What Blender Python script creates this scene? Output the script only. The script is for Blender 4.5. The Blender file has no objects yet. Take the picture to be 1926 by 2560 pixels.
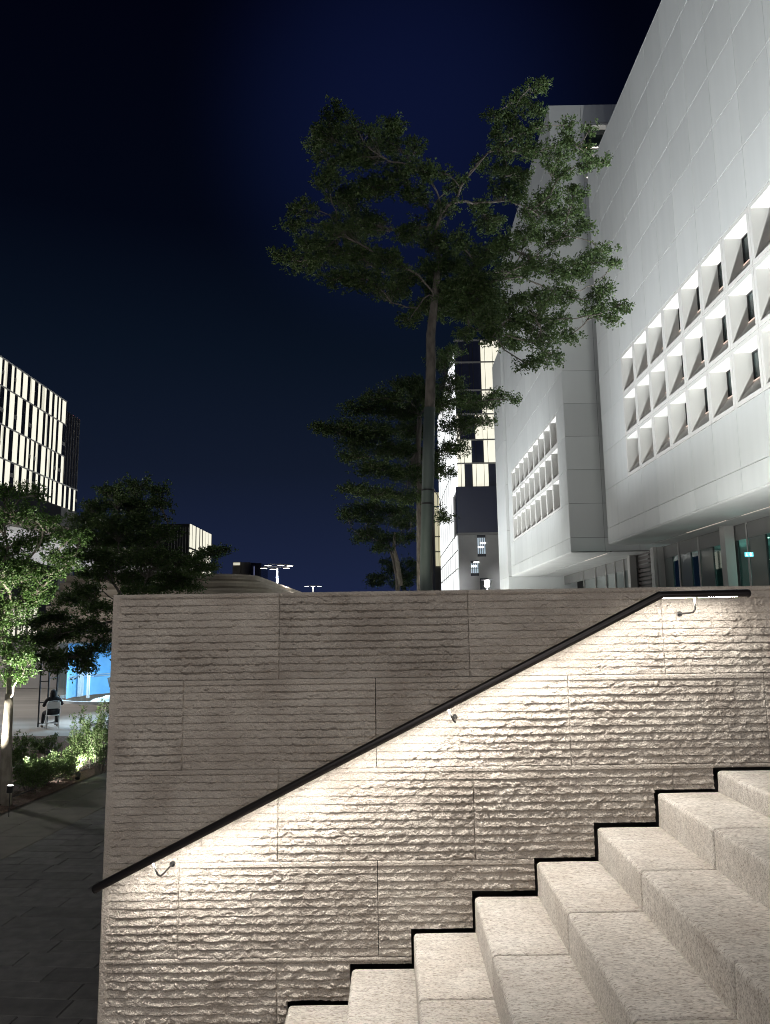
import bpy, math, random
import numpy as np
from mathutils import Vector, Matrix, noise as mnoise

scene = bpy.context.scene
COL = scene.collection

# ------------------------------------------------------------------ camera
IW, IH, FPX = 1926.0, 2560.0, 1902.6
PITCH, ROLL, YAW = 0.148027, -0.0141656, -0.0071738
_f = Vector((math.sin(YAW) * math.cos(PITCH), math.cos(YAW) * math.cos(PITCH), math.sin(PITCH)))
_r = Vector((math.cos(YAW), -math.sin(YAW), 0.0))
_u = _r.cross(_f)
CR = math.cos(ROLL) * _r + math.sin(ROLL) * _u
CU = -math.sin(ROLL) * _r + math.cos(ROLL) * _u
cam_d = bpy.data.cameras.new('camera')
cam = bpy.data.objects.new('camera', cam_d)
COL.objects.link(cam)
m = Matrix.Identity(4)
for i in range(3):
    m[i][0], m[i][1], m[i][2] = CR[i], CU[i], -_f[i]
cam.matrix_world = m
cam_d.sensor_fit = 'HORIZONTAL'
cam_d.sensor_width = 36.0
cam_d.lens = FPX / IW * 36.0
cam_d.clip_start = 0.05
cam_d.clip_end = 3000.0
scene.camera = cam


def at(px, py, Y):
    """world point at distance Y in front of the camera that the photograph shows at (px, py)"""
    d = CR * ((px - IW / 2) / FPX) + CU * ((IH / 2 - py) / FPX) + _f
    return d * (Y / d.y)


# ------------------------------------------------------------------ night sky
world = bpy.data.worlds.new('World')
scene.world = world
world.use_nodes = True
wt = world.node_tree
wt.nodes.clear()
w_out = wt.nodes.new('ShaderNodeOutputWorld')
w_bg = wt.nodes.new('ShaderNodeBackground')
w_tc = wt.nodes.new('ShaderNodeTexCoord')
w_sep = wt.nodes.new('ShaderNodeSeparateXYZ')
w_ramp = wt.nodes.new('ShaderNodeValToRGB')
wt.links.new(w_tc.outputs['Generated'], w_sep.inputs[0])
wt.links.new(w_sep.outputs['Z'], w_ramp.inputs[0])
cr = w_ramp.color_ramp
cr.elements[0].position = 0.0
cr.elements[0].color = (0.0125, 0.0195, 0.062, 1)
cr.elements[1].position = 1.0
cr.elements[1].color = (0.0005, 0.0006, 0.0025, 1)
for p, c in ((0.07, (0.0105, 0.0165, 0.047)), (0.20, (0.0060, 0.0100, 0.0235)),
             (0.34, (0.0030, 0.0062, 0.0140)), (0.48, (0.0008, 0.0018, 0.0055)), (0.66, (0.0004, 0.0007, 0.0035))):
    e = cr.elements.new(p)
    e.color = (*c, 1)
# blue glow of the lit city haze over the middle of the street
gdir = at(1010, 330, 1.0).normalized()
w_dot = wt.nodes.new('ShaderNodeVectorMath'); w_dot.operation = 'DOT_PRODUCT'
w_dot.inputs[1].default_value = gdir
wt.links.new(w_tc.outputs['Generated'], w_dot.inputs[0])
w_gr = wt.nodes.new('ShaderNodeValToRGB')
wt.links.new(w_dot.outputs['Value'], w_gr.inputs[0])
g = w_gr.color_ramp
g.interpolation = 'B_SPLINE'
g.elements[0].position = 0.966; g.elements[0].color = (0, 0, 0, 1)
g.elements[1].position = 1.0; g.elements[1].color = (0.0034, 0.0060, 0.029, 1)
e = g.elements.new(0.982); e.color = (0.0007, 0.0014, 0.0060, 1)
w_add = wt.nodes.new('ShaderNodeMix'); w_add.data_type = 'RGBA'; w_add.blend_type = 'ADD'
w_add.inputs[0].default_value = 1.0
wt.links.new(w_ramp.outputs[0], w_add.inputs[6])
wt.links.new(w_gr.outputs[0], w_add.inputs[7])
wt.links.new(w_add.outputs[2], w_bg.inputs[0])
w_bg.inputs[1].default_value = 1.0
wt.links.new(w_bg.outputs[0], w_out.inputs[0])

scene.view_settings.view_transform = 'Standard'
scene.view_settings.look = 'None'
scene.view_settings.exposure = 0.0
scene.view_settings.gamma = 1.0
scene.view_settings.use_curve_mapping = False
scene.render.engine = 'CYCLES'
scene.cycles.use_denoising = True
scene.cycles.denoising_prefilter = 'NONE'
scene.cycles.filter_width = 1.0
scene.cycles.max_bounces = 6
scene.cycles.diffuse_bounces = 3
scene.cycles.sample_clamp_indirect = 4.0
scene.cycles.transparent_max_bounces = 12

# lamp strengths, all in one place
K_WIDE = 0.20
K_UP = 4500.0        # facade uplights (each)
K_MAST = 2700.0
K_MAST_FILL = 2800.0      # added unseen mast behind the stairs, frontal fill for the wall
K_PLAZA = 14000.0      # flood mast on the plaza
K_LED = 150.0         # strip under the handrail
K_TREE = 1700.0       # garden spot on the left tree

# ------------------------------------------------------------------ helpers


def node_mat(name):
    mt = bpy.data.materials.new(name)
    mt.use_nodes = True
    nt = mt.node_tree
    return mt, nt, nt.nodes['Principled BSDF']


def mat(name, c1, c2=None, rough=0.7, metal=0.0, scale=4.0, stretch=(1, 1, 1), bump=0.0, bscale=60.0,
        spec=0.5, detail=6.0, contrast=(0.35, 0.65)):
    mt, nt, b = node_mat(name)
    b.inputs['Roughness'].default_value = rough
    b.inputs['Metallic'].default_value = metal
    b.inputs['Specular IOR Level'].default_value = spec
    if c2 is None and not bump:
        b.inputs['Base Color'].default_value = (*c1, 1)
        return mt
    tc = nt.nodes.new('ShaderNodeTexCoord')
    mp = nt.nodes.new('ShaderNodeMapping')
    mp.inputs['Scale'].default_value = stretch
    geo = nt.nodes.new('ShaderNodeNewGeometry')
    nt.links.new(geo.outputs['Position'], mp.inputs[0])
    if c2 is not None:
        nz = nt.nodes.new('ShaderNodeTexNoise')
        nz.inputs['Scale'].default_value = scale
        nz.inputs['Detail'].default_value = detail
        nt.links.new(mp.outputs[0], nz.inputs['Vector'])
        rp = nt.nodes.new('ShaderNodeValToRGB')
        rp.color_ramp.elements[0].position = contrast[0]
        rp.color_ramp.elements[0].color = (*c1, 1)
        rp.color_ramp.elements[1].position = contrast[1]
        rp.color_ramp.elements[1].color = (*c2, 1)
        nt.links.new(nz.outputs[0], rp.inputs[0])
        nt.links.new(rp.outputs[0], b.inputs['Base Color'])
    else:
        b.inputs['Base Color'].default_value = (*c1, 1)
    if bump:
        n2 = nt.nodes.new('ShaderNodeTexNoise')
        n2.inputs['Scale'].default_value = bscale
        n2.inputs['Detail'].default_value = 6.0
        nt.links.new(mp.outputs[0], n2.inputs['Vector'])
        bp = nt.nodes.new('ShaderNodeBump')
        bp.inputs['Strength'].default_value = bump
        bp.inputs['Distance'].default_value = 0.01
        nt.links.new(n2.outputs[0], bp.inputs['Height'])
        nt.links.new(bp.outputs[0], b.inputs['Normal'])
    return mt


def emat(name, color, strength, base=(0.6, 0.6, 0.6)):
    mt, nt, b = node_mat(name)
    b.inputs['Base Color'].default_value = (*base, 1)
    b.inputs['Emission Color'].default_value = (*color, 1)
    b.inputs['Emission Strength'].default_value = strength
    return mt


def glass_mat(name, tint, refl=0.12, rough=0.02):
    mt = bpy.data.materials.new(name)
    mt.use_nodes = True
    nt = mt.node_tree
    nt.nodes.clear()
    o = nt.nodes.new('ShaderNodeOutputMaterial')
    mx = nt.nodes.new('ShaderNodeMixShader')
    tr = nt.nodes.new('ShaderNodeBsdfTransparent')
    gl = nt.nodes.new('ShaderNodeBsdfGlossy')
    fr = nt.nodes.new('ShaderNodeFresnel')
    ad = nt.nodes.new('ShaderNodeMath'); ad.operation = 'ADD'; ad.use_clamp = True
    ad.inputs[1].default_value = refl
    fr.inputs[0].default_value = 1.5
    ge = nt.nodes.new('ShaderNodeNewGeometry')          # the far face of the pane adds no second reflection
    inv = nt.nodes.new('ShaderNodeMath'); inv.operation = 'SUBTRACT'; inv.inputs[0].default_value = 1.0
    mu = nt.nodes.new('ShaderNodeMath'); mu.operation = 'MULTIPLY'
    nt.links.new(ge.outputs['Backfacing'], inv.inputs[1])
    nt.links.new(fr.outputs[0], mu.inputs[0]); nt.links.new(inv.outputs[0], mu.inputs[1])
    nt.links.new(mu.outputs[0], ad.inputs[0])
    tr.inputs[0].default_value = (*tint, 1)
    gl.inputs['Roughness'].default_value = rough
    gl.inputs['Color'].default_value = (0.9, 0.95, 0.95, 1)
    nt.links.new(ad.outputs[0], mx.inputs[0])
    nt.links.new(tr.outputs[0], mx.inputs[1])
    nt.links.new(gl.outputs[0], mx.inputs[2])
    nt.links.new(mx.outputs[0], o.inputs[0])
    return mt


def fast_mesh(name, V, F):
    """V (n,3) floats, F (m,4) or (m,3) ints -> mesh, quickly"""
    V = np.asarray(V, dtype=np.float32).reshape(-1, 3)
    F = np.asarray(F, dtype=np.int32)
    me = bpy.data.meshes.new(name)
    k = F.shape[1]
    me.vertices.add(len(V)); me.vertices.foreach_set('co', V.ravel())
    me.loops.add(F.size); me.loops.foreach_set('vertex_index', F.ravel())
    me.polygons.add(len(F))
    me.polygons.foreach_set('loop_start', np.arange(0, F.size, k, dtype=np.int32))
    me.polygons.foreach_set('loop_total', np.full(len(F), k, dtype=np.int32))
    me.update(calc_edges=True)
    return me


def link(name, me, mt=None, parent=None, smooth=False, label=None, cat=None, group=None, kind=None):
    o = bpy.data.objects.new(name, me)
    COL.objects.link(o)
    if mt is not None and me is not None and len(me.materials) == 0:
        me.materials.append(mt)
    if smooth and me is not None:
        me.polygons.foreach_set('use_smooth', np.ones(len(me.polygons), dtype=bool))
    if parent is not None:
        o.parent = parent
    tag(o, label, cat, group, kind)
    return o


def tag(o, label=None, cat=None, group=None, kind=None):
    if label: o['label'] = label
    if cat: o['category'] = cat
    if group: o['group'] = group
    if kind: o['kind'] = kind
    return o


def empty(name, loc=(0, 0, 0), rz=0.0, label=None, cat=None, group=None):
    o = bpy.data.objects.new(name, None)
    COL.objects.link(o)
    o.location = loc
    o.rotation_euler = (0, 0, rz)
    o.empty_display_size = 0.2
    return tag(o, label, cat, group)


class MB:
    """collects boxes, prisms and tubes into one mesh"""

    def __init__(s):
        s.v = []; s.f = []

    def add(s, V, F):
        n = len(s.v)
        s.v += [tuple(p) for p in V]
        s.f += [tuple(i + n for i in f) for f in F]
        return s

    def box(s, x0, x1, y0, y1, z0, z1):
        return s.add([(x0, y0, z0), (x1, y0, z0), (x1, y1, z0), (x0, y1, z0), (x0, y0, z1), (x1, y0, z1), (x1, y1, z1), (x0, y1, z1)],
                     [(3, 2, 1, 0), (4, 5, 6, 7), (0, 1, 5, 4), (1, 2, 6, 5), (2, 3, 7, 6), (3, 0, 4, 7)])

    def quad(s, a, b, c, d):
        return s.add([a, b, c, d], [(0, 1, 2, 3)])

    def tube(s, pts, rad, n=6, cap=True):
        pts = [Vector(p) for p in pts]
        if not hasattr(rad, '__len__'): rad = [rad] * len(pts)
        V = []; F = []
        up = None
        for i, p in enumerate(pts):
            t = (pts[min(i + 1, len(pts) - 1)] - pts[max(i - 1, 0)]).normalized()
            if up is None:
                up = t.orthogonal().normalized()
            up = (up - t * up.dot(t))
            up = up.normalized() if up.length > 1e-6 else t.orthogonal().normalized()
            w = t.cross(up)
            for j in range(n):
                a = 2 * math.pi * j / n
                V.append(p + (up * math.cos(a) + w * math.sin(a)) * rad[i])
        for i in range(len(pts) - 1):
            for j in range(n):
                k = (j + 1) % n
                F.append((i * n + j, i * n + k, (i + 1) * n + k, (i + 1) * n + j))
        if cap:
            F.append(tuple(range(n - 1, -1, -1)))
            F.append(tuple((len(pts) - 1) * n + j for j in range(n)))
        return s.add(V, F)

    def ring(s, c, prof, a0, a1, n):
        """revolve a (r,z) profile round vertical axis at c"""
        V = []; F = []
        m_ = len(prof)
        full = abs(a1 - a0) > 2 * math.pi - 1e-4
        cnt = n if full else n + 1
        for i in range(cnt):
            a = a0 + (a1 - a0) * i / n
            for r, z in prof:
                V.append((c[0] + r * math.cos(a), c[1] + r * math.sin(a), c[2] + z))
        for i in range(n):
            i2 = (i + 1) % cnt
            for j in range(m_ - 1):
                F.append((i * m_ + j, i2 * m_ + j, i2 * m_ + j + 1, i * m_ + j + 1))
        return s.add(V, F)

    def prism(s, poly, axis, a, b):
        """extrude a 2D polygon; axis 'x','y' or 'z' gives the extrusion axis"""
        def P(u, w, t):
            return {'y': (u, t, w), 'x': (t, u, w), 'z': (u, w, t)}[axis]
        n = len(poly)
        V = [P(u, w, a) for u, w in poly] + [P(u, w, b) for u, w in poly]
        F = [tuple(range(n)), tuple(range(2 * n - 1, n - 1, -1))]
        for i in range(n):
            k = (i + 1) % n
            F.append((i, k, n + k, n + i))
        return s.add(V, F)

    def mesh(s, name):
        me = bpy.data.meshes.new(name)
        me.from_pydata(s.v, [], s.f)
        me.update()
        import bmesh
        bm = bmesh.new(); bm.from_mesh(me)
        bmesh.ops.recalc_face_normals(bm, faces=bm.faces)
        bm.to_mesh(me); bm.free()
        return me

    def obj(s, name, mt, parent=None, smooth=False, **kw):
        return link(name, s.mesh(name), mt, parent, smooth, **kw)


def lamp(name, kind, loc, energy, color=(1, 1, 1), parent=None, aim=None, **kw):
    d = bpy.data.lights.new(name, kind)
    d.energy = energy
    d.color = color
    for k_, v_ in kw.items(): setattr(d, k_, v_)
    o = bpy.data.objects.new(name, d)
    COL.objects.link(o)
    o.location = loc
    if aim is not None:
        o.rotation_euler = (Vector(aim) - Vector(loc)).to_track_quat('-Z', 'Y').to_euler()
    if parent is not None:
        o.parent = parent
    return o


# numpy value noise
_rng = np.random.default_rng(7)
_perm = _rng.random((256, 256))


def vnoise(x, y, seed=0):
    x = np.asarray(x) + seed * 17.31; y = np.asarray(y) + seed * 9.77
    xi = np.floor(x).astype(int); yi = np.floor(y).astype(int)
    fx = x - xi; fy = y - yi
    fx = fx * fx * (3 - 2 * fx); fy = fy * fy * (3 - 2 * fy)
    a = _perm[xi % 256, yi % 256]; b = _perm[(xi + 1) % 256, yi % 256]
    c = _perm[xi % 256, (yi + 1) % 256]; d = _perm[(xi + 1) % 256, (yi + 1) % 256]
    return (a * (1 - fx) + b * fx) * (1 - fy) + (c * (1 - fx) + d * fx) * fy


def fbm(x, y, seed=0, o=4):
    t = 0; a = 0.5; n = 0
    for i in range(o):
        t = t + a * vnoise(x * 2 ** i, y * 2 ** i, seed + i * 3); n += a; a *= 0.5
    return t / n


def chips(X, Z, cx, cz, hgt, slope, seed):
    """irregular cells, each a small tilted facet of broken stone"""
    gx = np.floor(X / cx).astype(int); gz = np.floor(Z / cz).astype(int)
    best = np.full(X.shape, 1e9); out_ = np.zeros(X.shape)
    R1 = np.random.default_rng(seed).random((5, 64, 64))
    for i in (-1, 0, 1):
        for j in (-1, 0, 1):
            a = (gx + i) % 64; b = (gz + j) % 64
            px = (gx + i + R1[0, a, b]) * cx; pz = (gz + j + R1[1, a, b]) * cz
            q = ((X - px) / cx) ** 2 + ((Z - pz) / cz) ** 2
            v_ = (R1[2, a, b] - 0.5) * 2 * hgt + (X - px) * (R1[3, a, b] - 0.5) * 2 * slope + (Z - pz) * (R1[4, a, b] - 0.5) * 2 * slope
            m_ = q < best
            best = np.where(m_, q, best); out_ = np.where(m_, v_, out_)
    return out_


def sstep(a, b, x):
    t = np.clip((x - a) / (b - a), 0, 1)
    return t * t * (3 - 2 * t)


# ------------------------------------------------------------------ materials
M = {}
M['stone'] = mat('ribbed_limestone', (0.40, 0.352, 0.305), (0.52, 0.468, 0.412), 0.92, scale=5, bump=0.8, bscale=140, spec=0.2)
M['gap_dark'] = mat('joint_shadow_core', (0.035, 0.032, 0.03), rough=0.95)
M['terrace'] = mat('terrace_paving', (0.20, 0.19, 0.17), (0.26, 0.24, 0.22), 0.85, scale=2)
M['path'] = mat('dark_paver', (0.13, 0.128, 0.126), (0.19, 0.185, 0.18), 0.8, scale=6, bump=0.25, bscale=90)
M['path_pale'] = mat('pale_path_strip', (0.16, 0.15, 0.13), (0.21, 0.195, 0.17), 0.85, scale=3, bump=0.2, bscale=80)
M['plaza'] = mat('plaza_paving', (0.22, 0.205, 0.185), (0.32, 0.295, 0.265), 0.75, scale=0.35, stretch=(0.5, 2.2, 1), bump=0.1, bscale=20)
M['mulch'] = mat('mulch', (0.05, 0.033, 0.024), (0.17, 0.105, 0.08), 0.95, scale=28, bump=1.0, bscale=40)
M['panel'] = mat('white_panel', (0.672, 0.688, 0.678), (0.70, 0.715, 0.705), 0.55, scale=1.1, stretch=(1, 2.2, 0.16), spec=0.35)
def tone_var(mt, lo, hi):
    """every stone or panel has a tone of its own"""
    nt = mt.node_tree
    b_ = nt.nodes['Principled BSDF']
    oi = nt.nodes.new('ShaderNodeObjectInfo')
    mr = nt.nodes.new('ShaderNodeMapRange')
    mr.inputs['To Min'].default_value = lo; mr.inputs['To Max'].default_value = hi
    nt.links.new(oi.outputs['Random'], mr.inputs[0])
    ml = nt.nodes.new('ShaderNodeMix'); ml.data_type = 'RGBA'; ml.blend_type = 'MULTIPLY'; ml.inputs[0].default_value = 1.0
    nt.links.new(b_.inputs['Base Color'].links[0].from_socket, ml.inputs[6])
    nt.links.new(mr.outputs[0], ml.inputs[7])
    nt.links.new(ml.outputs[2], b_.inputs['Base Color'])


tone_var(M['panel'], 0.93, 1.02)
tone_var(M['stone'], 0.90, 1.06)
tone_var(M['path'], 0.80, 1.15)
M['panel_back'] = mat('panel_joint', (0.10, 0.10, 0.10), rough=0.9)
M['soffit'] = mat('soffit_panel', (0.52, 0.52, 0.51), (0.58, 0.58, 0.565), 0.6, scale=0.8)
M['reveal'] = mat('window_reveal', (0.74, 0.73, 0.70), rough=0.6)
M['win_glass'] = mat('window_glass', (0.06, 0.08, 0.08), rough=0.06, spec=0.8)
M['dark_metal'] = mat('dark_metal', (0.05, 0.05, 0.052), rough=0.45, metal=0.6)
M['mullion'] = mat('grey_mullion', (0.42, 0.41, 0.39), rough=0.5, metal=0.2)
M['fascia'] = mat('grey_fascia', (0.17, 0.165, 0.16), (0.20, 0.195, 0.19), 0.5, scale=0.7)
M['shopglass'] = glass_mat('shopfront_glass', (0.60, 0.78, 0.74), 0.035)
M['opaque_glass'] = mat('backpainted_glass', (0.15, 0.17, 0.16), rough=0.12, spec=0.6)
M['louvre'] = mat('brown_louvre', (0.09, 0.075, 0.07), rough=0.55)
M['room'] = mat('room_wall', (0.16, 0.26, 0.25), (0.20, 0.31, 0.30), 0.8, scale=1.2)
M['rail'] = mat('rail_bronze', (0.055, 0.05, 0.05), rough=0.32, metal=0.85)
M['steel'] = mat('brushed_steel', (0.10, 0.098, 0.095), rough=0.35, metal=1.0)
M['led'] = emat('led_strip', (1.0, 0.96, 0.89), K_LED)
M['bark'] = mat('bark', (0.10, 0.09, 0.078), (0.19, 0.17, 0.15), 0.9, scale=14, stretch=(1, 1, 0.35), bump=0.9, bscale=45)
M['bark_pale'] = mat('pale_bark', (0.20, 0.175, 0.14), (0.32, 0.29, 0.24), 0.9, scale=9, stretch=(1, 1, 0.5), bump=0.7, bscale=35)
M['wrap'] = mat('trunk_guard', (0.085, 0.115, 0.105), (0.12, 0.15, 0.14), 0.6, scale=7, stretch=(1, 1, 0.2))
M['lit_panel'] = emat('lit_panel', (1.0, 0.96, 0.78), 0.92)
M['lit_panel2'] = emat('lit_panel_soft', (1.0, 0.96, 0.76), 0.62)
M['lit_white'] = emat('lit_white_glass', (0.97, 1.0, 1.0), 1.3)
M['lit_yellow'] = emat('lit_yellow_panel', (1.0, 0.93, 0.62), 0.55)
M['lamp_glow'] = emat('lamp_lens', (1.0, 0.98, 0.92), 9.0)
M['dark_glass'] = mat('dark_glass', (0.022, 0.024, 0.034), rough=0.08, spec=0.8)
M['navy_glass'] = mat('navy_glass', (0.035, 0.04, 0.075), rough=0.10, spec=0.8)
M['grey_clad'] = mat('grey_cladding', (0.20, 0.20, 0.20), (0.25, 0.25, 0.245), 0.6, scale=0.5)
M['beige'] = mat('beige_concrete', (0.36, 0.315, 0.25), (0.44, 0.385, 0.31), 0.85, scale=0.6, bump=0.15, bscale=6)
M['white_paint'] = mat('white_paint', (0.74, 0.74, 0.72), rough=0.5)
M['black_paint'] = mat('black_paint', (0.012, 0.012, 0.013), rough=0.5)
M['cloth_black'] = mat('black_cloth', (0.010, 0.010, 0.012), (0.018, 0.018, 0.02), 0.9, scale=20)
M['skin'] = mat('skin', (0.30, 0.17, 0.11), rough=0.55)
M['shoe'] = mat('shoe', (0.18, 0.15, 0.12), rough=0.7)


def leaf_mat(name, c1, c2, trans=0.35):
    mt = bpy.data.materials.new(name)
    mt.use_nodes = True
    nt = mt.node_tree
    b = nt.nodes['Principled BSDF']
    o = nt.nodes['Material Output']
    geo = nt.nodes.new('ShaderNodeNewGeometry')
    rp = nt.nodes.new('ShaderNodeValToRGB')
    rp.color_ramp.elements[0].color = (*c1, 1)
    rp.color_ramp.elements[1].color = (*c2, 1)
    nt.links.new(geo.outputs['Random Per Island'], rp.inputs[0])
    nt.links.new(rp.outputs[0], b.inputs['Base Color'])
    b.inputs['Roughness'].default_value = 0.55
    tl = nt.nodes.new('ShaderNodeBsdfTranslucent')
    nt.links.new(rp.outputs[0], tl.inputs[0])
    mx = nt.nodes.new('ShaderNodeMixShader')
    mx.inputs[0].default_value = trans
    nt.links.new(b.outputs[0], mx.inputs[1])
    nt.links.new(tl.outputs[0], mx.inputs[2])
    nt.links.new(mx.outputs[0], o.inputs[0])
    return mt


M['leaf'] = leaf_mat('leaf_dark', (0.040, 0.082, 0.025), (0.105, 0.155, 0.052))
M['leaf_fresh'] = leaf_mat('leaf_fresh', (0.05, 0.115, 0.025), (0.12, 0.21, 0.055))
M['leaf_shrub'] = leaf_mat('leaf_shrub', (0.075, 0.14, 0.04), (0.17, 0.235, 0.095))


def granite():
    mt, nt, b = node_mat('speckled_granite')
    b.inputs['Roughness'].default_value = 0.8
    b.inputs['Specular IOR Level'].default_value = 0.25
    geo = nt.nodes.new('ShaderNodeNewGeometry')
    obi = nt.nodes.new('ShaderNodeObjectInfo')
    ad = nt.nodes.new('ShaderNodeVectorMath'); ad.operation = 'MULTIPLY_ADD'
    cmb = nt.nodes.new('ShaderNodeCombineXYZ')
    for s_ in ('X', 'Y', 'Z'):
        nt.links.new(obi.outputs['Random'], cmb.inputs[s_])
    ad.inputs[1].default_value = (37.0, 23.0, 11.0)
    nt.links.new(cmb.outputs[0], ad.inputs[0])
    nt.links.new(geo.outputs['Position'], ad.inputs[2])

    def noise(stretch, scale, detail, rough=0.6):
        mp = nt.nodes.new('ShaderNodeMapping')
        mp.inputs['Scale'].default_value = stretch
        nt.links.new(ad.outputs[0], mp.inputs[0])
        n = nt.nodes.new('ShaderNodeTexNoise')
        n.inputs['Scale'].default_value = scale
        n.inputs['Detail'].default_value = detail
        n.inputs['Roughness'].default_value = rough
        nt.links.new(mp.outputs[0], n.inputs['Vector'])
        return n.outputs[0]

    def ramp(src, p0, c0, p1, c1):
        r = nt.nodes.new('ShaderNodeValToRGB')
        r.color_ramp.elements[0].position = p0; r.color_ramp.elements[0].color = (*c0, 1)
        r.color_ramp.elements[1].position = p1; r.color_ramp.elements[1].color = (*c1, 1)
        nt.links.new(src, r.inputs[0])
        return r.outputs[0]

    base = ramp(noise((1, 1, 1), 3.5, 5), 0.33, (0.62, 0.565, 0.505), 0.66, (0.735, 0.69, 0.635))
    fleck = ramp(noise((0.55, 1.5, 1.2), 120, 3, 0.6), 0.36, (0.54, 0.515, 0.49), 0.50, (1, 1, 1))
    fleck2 = ramp(noise((0.6, 1.4, 1.0), 40, 6, 0.75), 0.34, (0.70, 0.69, 0.68), 0.55, (1, 1, 1))
    pale = ramp(noise((0.7, 1.2, 1.0), 70, 2), 0.58, (1, 1, 1), 0.72, (1.15, 1.14, 1.13))
    cur = base
    for t in (fleck, fleck2, pale):
        mx = nt.nodes.new('ShaderNodeMix'); mx.data_type = 'RGBA'; mx.blend_type = 'MULTIPLY'
        mx.inputs[0].default_value = 1.0
        nt.links.new(cur, mx.inputs[6]); nt.links.new(t, mx.inputs[7])
        cur = mx.outputs[2]
    nt.links.new(cur, b.inputs['Base Color'])
    bp = nt.nodes.new('ShaderNodeBump'); bp.inputs['Strength'].default_value = 0.5; bp.inputs['Distance'].default_value = 0.006
    nt.links.new(noise((1, 1, 1), 110, 4), bp.inputs['Height'])
    nt.links.new(bp.outputs[0], b.inputs['Normal'])
    return mt


M['granite'] = granite()
tone_var(M['granite'], 0.93, 1.04)

# ------------------------------------------------------------------ levels
WY = 3.9            # face of the stone wall
KS = WY / 3.3
GZ = -3.5           # plaza and path below
TZ = -0.73          # upper terrace / landing

# ------------------------------------------------------------------ ground
MB().add([(-1500, -60, GZ - 0.02), (1500, -60, GZ - 0.02), (1500, 2500, GZ - 0.02), (-1500, 2500, GZ - 0.02)],
         [(0, 1, 2, 3)]).obj('ground', M['plaza'], kind='structure')
MB().box(-1.30, 60, 4.32, 110, GZ - 0.1, TZ).obj('terrace', M['terrace'], kind='structure')

# dark path with pavers, slightly turned against the wall
PA = math.radians(-5.0)
pdir = Vector((math.sin(-PA), math.cos(PA), 0)); pnor = Vector((math.cos(PA), -math.sin(-PA), 0))


def pp(u, v, z):   # u to the right of the bed edge line, v along the path
    o = Vector((-7.58, 15.2, 0))
    q = o + pnor * u + pdir * v
    return (q.x, q.y, z)


path = MB().quad(pp(0.0, -16, GZ - 0.012), pp(9.0, -16, GZ - 0.012), pp(9.0, 14, GZ - 0.012), pp(0.0, 14, GZ - 0.012)).obj(
    'path', M['gap_dark'], kind='structure')
random.seed(3)


def paver(u0, u1, v0, v1, mt, g=0.006):
    z = GZ + random.uniform(-0.0015, 0.002)
    b = 0.006
    P = [pp(u0 + g, v0 + g, z - 0.03), pp(u1 - g, v0 + g, z - 0.03), pp(u1 - g, v1 - g, z - 0.03), pp(u0 + g, v1 - g, z - 0.03),
         pp(u0 + g, v0 + g, z - b), pp(u1 - g, v0 + g, z - b), pp(u1 - g, v1 - g, z - b), pp(u0 + g, v1 - g, z - b),
         pp(u0 + g + b, v0 + g + b, z), pp(u1 - g - b, v0 + g + b, z), pp(u1 - g - b, v1 - g - b, z), pp(u0 + g + b, v1 - g - b, z)]
    F = [(0, 1, 5, 4), (1, 2, 6, 5), (2, 3, 7, 6), (3, 0, 4, 7), (4, 5, 9, 8), (5, 6, 10, 9), (6, 7, 11, 10), (7, 4, 8, 11), (8, 9, 10, 11)]
    MB().add(P, F).obj('paver', mt, path)


for i in range(9):           # pale slabs along the planting bed
    paver(0.02, 0.78, -8.2 + i * 1.9, -6.3 + i * 1.9, M['path_pale'])
    paver(0.78, 1.72, -9.0 + i * 1.9, -7.1 + i * 1.9, M['path_pale'])
v = -9.6
row = 0
while v < 8.0:
    h = 0.335
    u = 1.72
    w0 = [0.35, 0.72, 0.15, 0.55, 0.95, 0.25][row % 6]
    u1 = u + w0 + 0.25
    while u < 6.4:
        paver(u, min(u1, 6.6), v, v + h, M['path'])
        u = u1
        u1 = u + random.choice((0.62, 0.9, 1.15))
    v += h
    row += 1

# planting bed with mulch
bed = []
nb = 60
rb = random.Random(5)
V = []; F = []
for j in range(nb + 1):
    for i in range(24):
        uu = -5.6 + 5.58 * i / 23.0
        vv = -2.6 + 12.4 * j / nb
        edge = min(1, (23 - i) / 3.0)
        zz = GZ + 0.01 + edge * (0.09 + 0.07 * (fbm(uu * 1.3, vv * 1.3, 4) - 0.3) + 0.035 * rb.random())
        V.append(pp(uu, vv, zz))
for j in range(nb):
    for i in range(23):
        F.append((j * 24 + i, j * 24 + i + 1, (j + 1) * 24 + i + 1, (j + 1) * 24 + i))
link('planting_bed', fast_mesh('planting_bed', V, F), M['mulch'], kind='structure')
mb = MB()
for k_ in range(900):       # wood chips and litter
    uu = rb.uniform(-3.0, -0.05); vv = rb.uniform(-1.2, 6.5)
    c = Vector(pp(uu, vv, GZ + 0.13 + 0.02 * rb.random()))
    a = rb.uniform(0, math.pi); l = rb.uniform(0.02, 0.06); w = l * 0.4
    dx = Vector((math.cos(a), math.sin(a), rb.uniform(-0.3, 0.3))) * l; dy = Vector((-math.sin(a), math.cos(a), rb.uniform(-0.3, 0.3))) * w
    mb.quad(c - dx - dy, c + dx - dy, c + dx + dy, c - dx + dy)
mb.obj('wood_chips', M['mulch'], kind='stuff', label='brown wood chips and leaf litter on the planting bed')
mb = MB()
hose = [pp(-0.35 + 0.10 * math.sin(t * 1.7), -1.5 + t * 0.62, GZ + 0.145) for t in range(14)]
mb.tube(hose, 0.012, 6)
mb.obj('drip_hose', M['black_paint'], label='thin black drip hose lying along the planting bed', cat='hose')

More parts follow.
